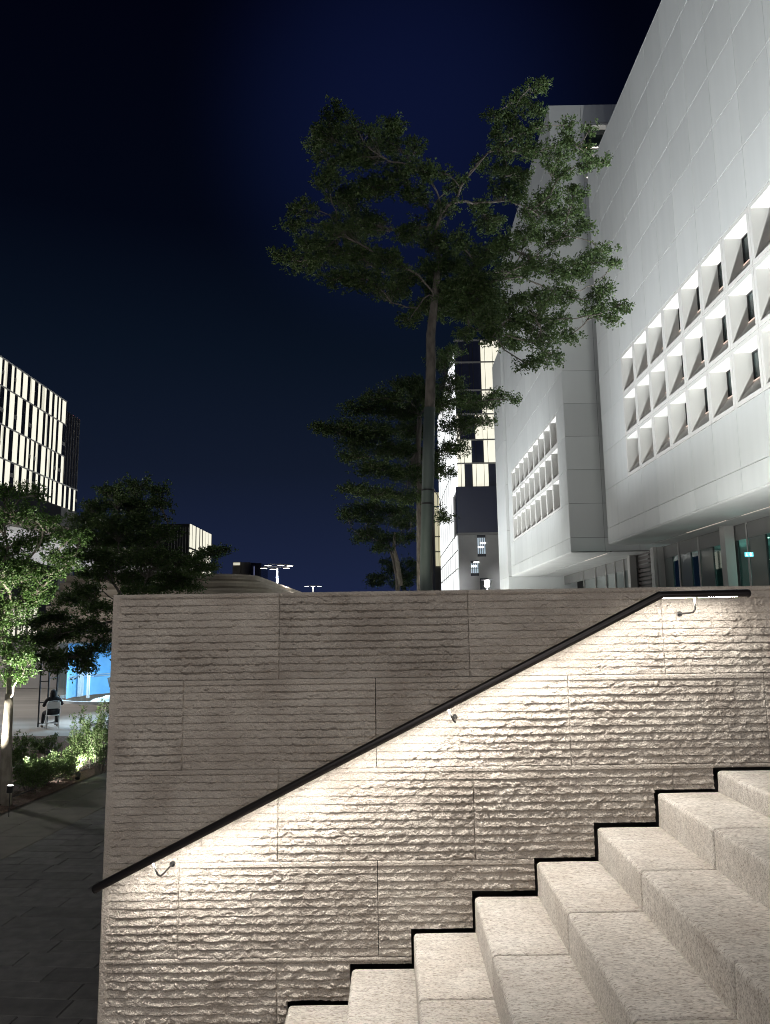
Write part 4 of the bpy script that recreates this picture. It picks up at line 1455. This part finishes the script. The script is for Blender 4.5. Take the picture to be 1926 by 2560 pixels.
def make_tree(name, label, base, trunk, tr, pads, leaf, twigs, ros_per, seed, mats, per=7, limb_r=0.05, group=None):
    """trunk: points from base up; pads: (centre, rx, ry, rz). Limbs branch off the nearest wood that is already there."""
    rg = np.random.default_rng(seed)
    t_ = empty(name, base, label=label, cat='tree', group=group)
    b0 = Vector(base)
    tp = [Vector(p) - b0 for p in trunk]
    MB().tube(tp, tr, 14).obj('trunk', mats[0], t_, smooth=True)
    top = tp[-1]
    # skeleton nodes: position, parent, path length
    N = []
    for q in range(7):
        N.append([tp[-2].lerp(tp[-1], q / 6.0) if len(tp) > 2 else tp[-1], q - 1, q * 0.05])
    pads = [(Vector(c) - b0, rx, ry, rz) for c, rx, ry, rz in pads]
    order = sorted(range(len(pads)), key=lambda i: (pads[i][0] - top).length)
    ends = {}
    for i in order:
        c = pads[i][0]
        best = min(range(len(N)), key=lambda k: (N[k][0] - c).length + 0.42 * N[k][2] + (0.6 if N[k][0].z > c.z + 0.3 else 0))
        s0 = N[best][0]
        L = (c - s0).length
        back = (s0 - N[N[best][1]][0]).normalized() if N[best][1] >= 0 else Vector((0, 0, 1))
        mid = s0 + back * L * 0.30 + (c - s0) * 0.28 + Vector(rg.normal(size=3) * 0.05 * L)
        n = max(3, int(L / 0.22) + 2)
        pts = bez(s0, mid, c, n)
        par = best
        for q in range(1, n):
            p = pts[q] + (Vector(rg.normal(size=3)) * 0.018 if q < n - 1 else Vector())
            N.append([p, par, N[par][2] + (p - N[par][0]).length]); par = len(N) - 1
        ends[i] = par
    cnt = [0.0] * len(N)
    for i, e in ends.items():
        k = e
        while k >= 0:
            cnt[k] += 1; k = N[k][1]
    rad = [limb_r * min(1.0, 0.16 + 0.16 * c ** 0.5) for c in cnt]
    limbs = MB()
    done = set()
    for i, e in ends.items():
        chain = [e]
        while N[chain[-1]][1] >= 0 and chain[-1] not in done:
            done.add(chain[-1]); chain.append(N[chain[-1]][1])
        if len(chain) > 1:
            limbs.tube([N[k][0] for k in chain], [rad[k] if q < len(chain) - 1 else min(rad[k], rad[chain[q - 1]] * 1.25) for q, k in enumerate(chain)], 6)
    ros = []; axs = []
    for i, (c, rx, ry, rz) in enumerate(pads):
        e0 = ends[i]
        chain = [e0]
        while len(chain) < 4 and N[chain[-1]][1] >= 0: chain.append(N[chain[-1]][1])
        nt_ = max(5, int(twigs * rx * (rz + 0.5 * ry)))
        for _ in range(nt_):
            u = rg.normal(size=3); u /= np.linalg.norm(u)
            r_ = rg.uniform(0.25, 1.0) ** 0.6 * (1.0 if rg.random() > 0.14 else 1.30)
            e = c + Vector((u[0] * rx * r_, u[1] * ry * r_, u[2] * rz * r_))
            s1 = N[chain[int(rg.integers(0, len(chain)))]][0]
            if (s1 - e).length > 1.6 * max(rx, ry): s1 = c
            md = s1.lerp(e, 0.55) + Vector(rg.normal(size=3) * 0.04) - Vector((0, 0, 0.03))
            tw = bez(s1, md, e, 4)
            limbs.tube(tw, [limb_r * 0.12, limb_r * 0.10, limb_r * 0.075, limb_r * 0.045], 3, cap=False)
            ax = (e - s1).normalized()
            for k in range(ros_per):
                f = 1.03 - 0.62 * (k / max(1, ros_per)) * rg.uniform(0.5, 1.1)
                p = s1.lerp(e, min(1.0, max(0.2, f))) + Vector(rg.normal(size=3) * leaf * 0.8)
                ros.append(p); axs.append(ax + Vector((0, 0, 0.35)))
    limbs.obj('branches', mats[0], t_, smooth=True)
    V, F = leaf_cloud([tuple(p) for p in ros], [tuple(p) for p in axs], leaf, rg, per)
    link('crown', fast_mesh('crown', V, F), mats[1], t_)
    print('tree', name, len(F), 'leaves')
    return t_


def zpads(lst, sc, ox, oy, Y, dy, seed, flat=0.9, depth=0.8):
    """pads measured on an enlarged view of the photograph, given real depth round the trunk"""
    rg = np.random.default_rng(seed)
    out_ = []
    for a in lst:
        zx, zy, rx, ry = a[:4]
        yy = Y + (a[4] if len(a) > 4 else rg.uniform(-dy, dy))
        c = at(ox + zx * sc, oy + zy * sc, yy)
        k = yy / FPX * sc
        out_.append((c, rx * k, rx * k * depth, ry * k * flat))
    return out_


big = [(330, 230, 75, 50), (300, 320, 100, 60), (250, 360, 80, 45), (430, 310, 110, 60), (590, 290, 80, 45), (560, 370, 90, 50), (340, 430, 110, 60), (300, 520, 90, 50),
       (450, 420, 110, 60), (680, 380, 70, 35), (610, 470, 90, 60), (700, 480, 90, 45), (790, 490, 55, 30), (850, 555, 55, 35), (820, 640, 70, 35), (500, 560, 120, 70), (380, 600, 110, 70),
       (680, 590, 80, 60), (900, 520, 25, 15), (180, 655, 85, 35), (150, 720, 60, 35), (110, 860, 65, 45), (220, 800, 90, 40), (200, 900, 90, 45), (330, 740, 120, 70), (460, 720, 120, 70), (300, 860, 110, 60), (420, 850, 120, 60),
       (330, 960, 80, 40), (470, 960, 120, 60), (560, 880, 100, 60), (580, 1020, 90, 45), (640, 960, 80, 60), (660, 760, 90, 60), (700, 1100, 70, 50), (650, 1140, 50, 30),
       (760, 800, 90, 60), (830, 900, 100, 60), (780, 1000, 90, 60), (880, 1010, 110, 70), (820, 1100, 90, 45), (930, 1110, 110, 50), (860, 1060, 110, 50), (960, 1040, 110, 55), (760, 1080, 80, 45), (900, 960, 110, 60), (740, 920, 80, 60), (960, 860, 90, 50), (870, 800, 70, 50), (990, 1130, 90, 40), (760, 700, 60, 50),
       (1215, 110, 65, 35), (1130, 170, 70, 35), (1030, 240, 55, 35), (1110, 250, 70, 40), (1210, 220, 60, 35), (1230, 290, 40, 35), (1050, 320, 60, 35), (1150, 320, 70, 40), (1040, 390, 50, 35), (1130, 400, 80, 45), (1220, 400, 60, 40),
       (1355, 285, 45, 35), (1340, 360, 70, 40), (1440, 310, 30, 18), (1300, 430, 80, 45), (1420, 400, 60, 25), (1450, 460, 70, 30), (1520, 440, 40, 15), (1320, 500, 60, 30), (960, 460, 50, 30), (1040, 480, 70, 40), (1140, 510, 80, 45), (1060, 560, 70, 50), (960, 650, 60, 40), (1130, 600, 60, 40),
       (1260, 600, 90, 40), (1370, 590, 75, 35), (1220, 680, 90, 45), (1340, 680, 100, 45), (1420, 720, 50, 40), (1300, 770, 100, 35), (1170, 760, 90, 45), (1010, 720, 90, 50), (1080, 820, 100, 50),
       (1500, 835, 60, 25), (1440, 880, 90, 35), (1550, 890, 45, 25), (1350, 930, 110, 45), (1230, 900, 110, 50), (1100, 920, 110, 50), (1000, 980, 100, 60),
       (1500, 1020, 70, 45), (1580, 1070, 50, 40), (1460, 1090, 70, 35), (1540, 1130, 50, 25), (1330, 1040, 90, 45), (1210, 1040, 110, 50), (1080, 1060, 110, 55), (1180, 1140, 110, 45), (1060, 1160, 110, 40), (1300, 1140, 70, 40),
       (1350, 1210, 60, 30), (1230, 1230, 90, 40), (1110, 1240, 80, 35), (1260, 1310, 85, 35), (1170, 1330, 60, 25), (1020, 1210, 70, 30), (900, 1200, 60, 25)]
TY = 14.0
bp0 = at(1064, 1470, TY)
tb = Vector((bp0.x, TY, TZ))
tps = [tb, at(1068, 1400, TY), at(1073, 1100, TY), at(1078, 900, TY), at(1077, 840, TY), at(1088, 740, TY), at(1098, 640, TY + 0.1)]
tree1 = make_tree('tall_tree', 'tall dark tree with a wide layered crown in front of the white building', tb, tps,
                  [0.115, 0.112, 0.105, 0.092, 0.088, 0.07, 0.05], zpads(big, 0.571, 650, 150, TY, 1.5, 2), 0.058, 300, 5, 21, (M['bark'], M['leaf']), per=8, limb_r=0.032)
tbl = lambda p: Vector(p) - tb
MB().tube([tbl(tb + Vector((0, 0, 0.05))), tbl(at(1066.5, 1400, TY)), tbl(at(1071.5, 1150, TY)), tbl(at(1074.5, 1020, TY))], [0.121, 0.119, 0.113, 0.107], 16).obj('trunk_guard', M['wrap'], tree1, smooth=True)
for py in (1228, 1262):
    MB().tube([tbl(at(1070, py, TY)), tbl(at(1070, py - 4, TY))], [0.124, 0.122], 16).obj('strap', M['black_paint'], tree1)


def mini(name, label, Y, trunkpx, tr, pads, leaf, twigs, rosn, seed, mats, zb=TZ, lr=0.035, dy=1.0, per=6, crown_top=None):
    p0 = at(trunkpx[0][0], trunkpx[0][1], Y)
    base = Vector((p0.x, Y, zb))
    tp = [base] + [at(a, b, Y) for a, b in trunkpx]
    rad = list(np.linspace(tr, tr * 0.5, len(tp)))
    return make_tree(name, label, base, tp, rad, zpads(pads, 1.0, 0, 0, Y, dy, seed), leaf, twigs, rosn, seed, mats, per=per, limb_r=lr)


mini('street_tree', 'dark tree with drooping tiers directly behind the tall tree trunk', 20.5, [(1052, 1460), (1050, 1250), (1046, 1130), (1050, 1040)], 0.12,
     [(1020, 960, 60, 22), (960, 995, 70, 25), (1060, 985, 60, 30), (900, 1020, 60, 24), (1000, 1030, 80, 30), (850, 1070, 70, 18), (800, 1068, 40, 9), (930, 1075, 80, 26), (1040, 1080, 70, 30), (890, 1110, 60, 18), (980, 1125, 80, 26),
      (880, 1140, 50, 14), (1060, 1140, 60, 26), (940, 1170, 70, 22), (1020, 1190, 70, 24), (890, 1225, 55, 14), (950, 1235, 60, 18), (1030, 1250, 50, 18), (1110, 1010, 60, 30), (1150, 1060, 60, 24), (1130, 960, 50, 30), (1170, 1000, 50, 24),
      (1200, 1010, 60, 18), (1250, 985, 40, 14), (1140, 1120, 50, 24), (1110, 1180, 40, 22), (1215, 1050, 40, 14), (1290, 1000, 22, 8), (1110, 1290, 30, 20), (1100, 900, 40, 30), (1130, 880, 40, 22)], 0.068, 230, 5, 31, (M['bark'], M['leaf']))
mini('street_tree', 'smaller dark tree with two pale stems, third in the row of street trees', 28.0, [(995, 1450), (985, 1400), (975, 1370)], 0.10,
     [(880, 1275, 40, 12), (930, 1265, 50, 14), (990, 1275, 50, 14), (870, 1290, 30, 8), (930, 1295, 50, 12), (1000, 1305, 40, 14), (920, 1330, 45, 12), (970, 1345, 45, 14), (1020, 1345, 30, 18), (900, 1350, 30, 8), (950, 1370, 35, 8), (1030, 1290, 30, 16)],
     0.085, 150, 5, 33, (M['bark'], M['leaf']), dy=1.2)
t3 = [o for o in COL.objects if o.get('label', '').startswith('smaller dark tree')][0]
o3 = Vector(t3.location)
MB().tube([at(1003, 1465, 27.6) - o3, at(993, 1400, 27.6) - o3, at(985, 1370, 27.6) - o3, at(988, 1330, 27.6) - o3], [0.085, 0.075, 0.06, 0.04], 8).obj('second_stem', M['bark_pale'], t3, smooth=True)
mini('street_tree', 'low dark tree at the far end of the row, just above the wall top', 38.0, [(1010, 1462), (1005, 1440)], 0.10,
     [(950, 1445, 35, 8), (985, 1425, 35, 10), (1020, 1440, 35, 14), (940, 1460, 30, 7), (1000, 1460, 40, 10), (970, 1405, 25, 7), (1025, 1405, 25, 10), (1040, 1420, 20, 14)], 0.10, 110, 5, 35, (M['bark'], M['leaf']), dy=1.5)

# trees of the lower garden
TA = 15.9
mini('garden_tree', 'spotlit garden tree at the left edge, its pale trunk rising from the planting bed', TA, [(14, 1980), (16, 1860), (22, 1760), (22, 1735)], 0.135,
     [(20, 1620, 55, 50), (-20, 1560, 70, 50), (60, 1640, 40, 30), (30, 1520, 70, 40), (90, 1480, 60, 40), (-10, 1440, 80, 50), (60, 1420, 70, 40), (130, 1430, 50, 25), (150, 1390, 60, 24), (20, 1370, 70, 40), (90, 1350, 60, 36),
      (-30, 1310, 60, 40), (40, 1290, 60, 36), (110, 1300, 40, 24), (20, 1230, 45, 24), (80, 1225, 40, 20), (100, 1240, 25, 14), (170, 1350, 40, 18), (200, 1340, 30, 16), (-40, 1230, 40, 30), (60, 1680, 30, 20), (190, 1410, 22, 10), (30, 1690, 40, 20)],
     0.066, 170, 5, 41, (M['bark_pale'], M['leaf_fresh']), zb=GZ, lr=0.05, dy=1.0, per=7)
mini('garden_tree', 'wide bushy dark tree whose crown rises behind the left end of the wall', 21.5, [(305, 1700), (300, 1560), (295, 1500)], 0.15,
     [(345, 1215, 45, 22), (290, 1230, 50, 24), (400, 1225, 30, 20), (250, 1265, 50, 22), (330, 1265, 70, 28), (395, 1255, 35, 20), (220, 1300, 60, 22), (300, 1310, 80, 30), (370, 1300, 50, 22), (190, 1330, 60, 18), (260, 1350, 80, 30), (350, 1345, 70, 28), (420, 1330, 40, 16),
      (210, 1385, 60, 22), (290, 1395, 80, 28), (380, 1390, 80, 28), (460, 1400, 70, 22), (520, 1385, 45, 14), (550, 1375, 28, 9), (240, 1430, 60, 22), (330, 1440, 60, 20), (430, 1435, 70, 22), (500, 1425, 60, 18), (400, 1470, 60, 16), (470, 1465, 50, 12), (210, 1470, 50, 18), (350, 1475, 50, 12),
      (180, 1500, 50, 20), (240, 1520, 50, 24), (140, 1540, 50, 18), (220, 1570, 60, 26), (150, 1590, 60, 24), (90, 1600, 50, 20), (240, 1620, 40, 26), (180, 1640, 60, 24), (110, 1640, 50, 20), (130, 1670, 40, 14), (210, 1670, 40, 16), (80, 1560, 40, 16)],
     0.078, 190, 5, 43, (M['bark'], M['leaf']), zb=GZ, lr=0.055, dy=1.3, per=7)


# shrubs
def shrub(px, py, Y, w, h, seed, label, nst=16, leaf=0.052, per=6, m_='leaf_shrub'):
    rg = np.random.default_rng(seed)
    b = at(px, py, Y)
    base = Vector((b.x, Y, GZ + 0.06))
    s_ = empty('shrub', base, label=label, cat='shrub')
    st = MB(); ros = []; ax = []
    for i in range(nst):
        a = rg.uniform(0, 2 * math.pi); r = w * math.sqrt(rg.random())
        hh_ = h * rg.uniform(0.6, 1.1) * (1 - 0.35 * (r / w) ** 2)
        e = Vector((math.cos(a) * r, math.sin(a) * r * 0.8, hh_))
        s0 = Vector((math.cos(a) * r * 0.25, math.sin(a) * r * 0.25, 0))
        mid = s0.lerp(e, 0.5) + Vector((rg.normal() * 0.05, rg.normal() * 0.05, 0.06))
        pts = bez(s0, mid, e, 6)
        st.tube(pts, list(np.linspace(0.009, 0.003, 6)), 4, cap=False)
        for k in range(36):
            f = rg.uniform(0.28, 1.02)
            j = min(4, int(f * 5)); p = pts[j].lerp(pts[min(5, j + 1)], f * 5 - j)
            p = p + Vector(rg.normal(size=3) * (0.055 * (1.25 - f) + 0.012))
            ros.append(tuple(p)); ax.append((rg.normal() * 0.4, rg.normal() * 0.4, 1.0))
    st.obj('stems', M['bark'], s_)
    V, F = leaf_cloud(ros, ax, leaf, rg, per)
    link('foliage', fast_mesh('foliage', V, F), M[m_], s_)


shrub(75, 1965, 17.0, 0.45, 0.85, 51, 'pale leafy shrub nearest the spotlit garden tree trunk', 18)
shrub(105, 1955, 17.6, 0.50, 0.72, 52, 'fine twiggy shrub second from the garden tree trunk')
shrub(140, 1945, 18.2, 0.50, 0.65, 53, 'low shaded shrub in the middle of the planting bed')
shrub(180, 1935, 18.9, 0.45, 0.85, 54, 'dull green shrub just left of the brightly lit shrub')
shrub(215, 1925, 19.6, 0.50, 1.55, 55, 'tall brightly lit shrub in front of the kiosk plinth', 22)
shrub(250, 1915, 19.0, 0.50, 1.60, 56, 'dark shrub pressed against the left end of the wall', 22)
shrub(45, 1900, 19.5, 0.45, 0.9, 57, 'spiky shrub behind the garden tree trunk', 14)
shrub(120, 1880, 22.0, 0.6, 0.55, 58, 'thin sparse shrub at the plaza edge of the bed', 12)

# garden spotlights on stakes
def spotlight(px, py, Y, aim, energy, label, col=(1.0, 0.97, 0.86), size=70):
    p = at(px, py, Y)
    s_ = empty('garden_spotlight', (p.x, p.y, GZ), label=label, cat='spotlight')
    h = p.z - GZ
    d = (Vector(aim) - p).normalized()
    MB().tube([(0, 0, 0), (0, 0, h - 0.05)], 0.008, 6).obj('stake', M['dark_metal'], s_)
    c = Vector((0, 0, h))
    MB().tube([c - d * 0.14, c - d * 0.13, c - d * 0.005, c + d * 0.0], [0.03, 0.055, 0.06, 0.062], 16).obj('housing', M['dark_metal'], s_)
    MB().tube([c + d * 0.001, c + d * 0.006], [0.052, 0.050], 16).obj('lens', M['lamp_glow'], s_)
    lamp('spot', 'SPOT', c + d * 0.03, energy, col, s_, aim=c + d * 3, spot_size=math.radians(size), spot_blend=0.5, shadow_soft_size=0.05)


spotlight(26, 1964, 15.1, at(95, 1400, 15.2), K_TREE, 'glaring garden spotlight on a stake at the foot of the left tree')
spotlight(-75, 1985, 15.2, at(70, 1430, 16.0), K_TREE * 1.0, 'added spotlight outside the left edge of the view, brightening the left crown', size=60)  # added out of view to brighten the left crown
spotlight(196, 1935, 18.5, at(222, 1820, 19.6), 330, 'small spotlight hidden among the shrubs of the planting bed', size=80)
spotlight(-25, 1900, 17.5, at(90, 1880, 18.0), 1000, 'small spotlight left of the garden tree, shining on the shrubs', size=80)

# ------------------------------------------------------------------ flood masts
def mast(name, label, base, h, heads, head_scale=1.0, real=None, aim=None):
    s_ = empty(name, base, label=label, cat='lamp mast')
    MB().tube([(0, 0, 0), (0, 0, h * 0.6), (0, 0, h)], [0.14 * head_scale, 0.12 * head_scale, 0.10 * head_scale], 12).obj('pole', M['white_paint'], s_, smooth=True)
    for x, y, z in heads:
        MB().box(min(0, x), max(0, x), y - 0.03, y + 0.03, h + z + 0.10, h + z + 0.15).obj('arm', M['mullion'], s_)
        hd = MB()
        hd.ring((x, y, h + z), [(0.0, 0.10), (0.30 * head_scale, 0.08), (0.42 * head_scale, 0.0), (0.36 * head_scale, -0.02)], 0, 2 * math.pi, 16)
        hd = hd.obj('lamp_head', M['dark_metal'], s_)
        MB().ring((x, y, h + z), [(0.0, -0.03), (0.35 * head_scale, -0.03)], 0, 2 * math.pi, 16).obj('lens', M['lamp_glow'], hd)
        if real:
            lamp('flood', 'SPOT', (x, y, h + z - 0.08), real, (1.0, 0.96, 0.92), s_, aim=aim or (x, y, 0), spot_size=math.radians(150), spot_blend=0.6, shadow_soft_size=0.25)
    return s_


mp = at(693, 1467, 82.0)
H6 = [(-1.45, 0, 0.0), (-0.9, -0.6, 0.25), (-0.5, 0.3, -0.1), (0.5, -0.6, 0.25), (0.95, 0.3, 0.0), (1.4, -0.2, 0.2)]
mast('lamp_mast', 'white lamp mast with six glowing heads above the curved terraces', (mp.x, 82.0, GZ), at(693, 1420, 82.0).z - GZ, H6, 1.0, real=1600)
mp = at(783, 1473, 120.0)
mast('lamp_mast', 'distant small lamp mast with a flat glowing head just above the wall', (mp.x, 120.0, GZ), at(783, 1466, 120.0).z - GZ, [(-1.0, 0, 0), (0.0, 0, 0), (1.0, 0, 0)], 1.0)
mast('lamp_mast', 'tall lamp mast with four heads behind the foot of the stairs', (-2.2, -6.5, GZ), 11.5, [(-1.0, 0, 0), (-0.4, -0.4, 0.2), (0.4, 0.4, 0), (1.0, 0, 0.1)], 1.0, real=K_MAST / 4, aim=(3.5, 14.0, 4.0))
mast('lamp_mast', 'added low fill mast far behind the stairs on the right', (5.0, -22.0, GZ), 6.5, [(-1.0, 0, 0), (1.0, 0, 0.1)], 1.0, real=K_MAST_FILL / 2, aim=(-3.0, 30.0, 6.0))
mast('lamp_mast', 'lamp mast on the left side of the plaza, outside the view of the garden', (-27.0, 30.0, GZ), 9.0, [(-1.0, 0, 0), (-0.4, -0.4, 0.2), (0.4, 0.4, 0), (1.0, 0, 0.1)], 1.0, real=K_PLAZA / 4, aim=(9.0, 5.0, 0))

bl = at(1218, 1457, 90.0)
sl = empty('path_lamp', (bl.x, 90.0, TZ), label='low glowing path lamp at the foot of the far tower', cat='lamp')
hb = bl.z - TZ
MB().tube([(0, 0, 0), (0, 0, hb - 0.5)], 0.16, 12).obj('post', M['dark_metal'], sl)
MB().tube([(0, 0, hb - 0.49), (0, 0, hb + 0.3)], [0.30, 0.30], 14).obj('diffuser', M['lamp_glow'], sl)
MB().tube([(0, 0, hb + 0.31), (0, 0, hb + 0.45)], [0.7, 0.6], 14).obj('cap', M['dark_metal'], sl)
lamp('path_light', 'POINT', (0, -0.8, hb - 0.1), 2500, (0.95, 0.97, 1.0), sl, shadow_soft_size=0.3)

# tree uplights on the terrace
for nm, x_, y_, ax_, ay_, az_, en_ in (('small spotlight at the foot of the tall tree', tb.x - 0.9, 12.9, tb.x + 0.3, 14.0, 7.0, 190), ('small spotlight at the foot of the second street tree', tb.x - 0.6, 19.3, tb.x - 0.2, 20.6, 6.0, 220)):
    s_ = empty('tree_spotlight', (x_, y_, TZ), label=nm + ' on the terrace', cat='spotlight')
    MB().tube([(0, 0, 0), (0, 0, 0.16), (0, 0, 0.20)], [0.09, 0.09, 0.11], 14).obj('housing', M['dark_metal'], s_)
    MB().tube([(0, 0, 0.201), (0, 0, 0.206)], [0.085, 0.083], 14).obj('lens', M['lamp_glow'], s_)
    lamp('spot', 'SPOT', (0, 0, 0.25), en_, (1.0, 0.95, 0.78), s_, aim=(ax_ - x_, ay_ - y_, az_ - TZ), spot_size=math.radians(75), spot_blend=0.8, shadow_soft_size=0.08)

# ------------------------------------------------------------------ linear uplight troughs on the terrace
def trough(label, x, y0, y1, n, energy, tilt, size, wide_to=None):
    t_ = empty('uplight_trough', (x, y0, TZ), label=label, cat='uplight')
    L = y1 - y0
    MB().box(-0.14, -0.11, 0, L, 0, 0.22).add(*(lambda b: (b.v, b.f))(MB().box(0.11, 0.14, 0, L, 0, 0.22).box(-0.11, 0.11, 0, L, 0, 0.04))).obj('housing', M['dark_metal'], t_)
    for i in range(n):
        y = L * (i + 0.5) / n
        MB().box(-0.06, 0.06, y - 0.12, y + 0.12, 0.041, 0.07).obj('lens', M['lamp_glow'], t_)
        z = 0.12
        d = Vector((math.cos(math.radians(tilt)), 0, math.sin(math.radians(tilt))))
        lamp('uplight', 'SPOT', (0, y, z), energy, (0.93, 0.97, 1.0), t_, aim=(d.x, y, z + d.z), spot_size=math.radians(size), spot_blend=1.0, shadow_soft_size=0.12)
        if wide_to is not None and y0 + y > wide_to: continue
        lamp('wide_uplight', 'SPOT', (0, y, z), energy * K_WIDE * (2.0 if y0 + y < 17 else 1.0), (0.96, 0.99, 0.96), t_, aim=(0.6, y, z + 1), spot_size=math.radians(165), spot_blend=0.6, shadow_soft_size=0.12)


trough('long uplight trough on the terrace lighting the white building', PX - 4.3, 3.0, 38.5, 18, K_UP, 83, 60, wide_to=26.0)
trough('uplight trough further along the terrace lighting the tower block', QX - 4.0, 47.0, 79.0, 14, K_UP * 1.1, 83, 60)
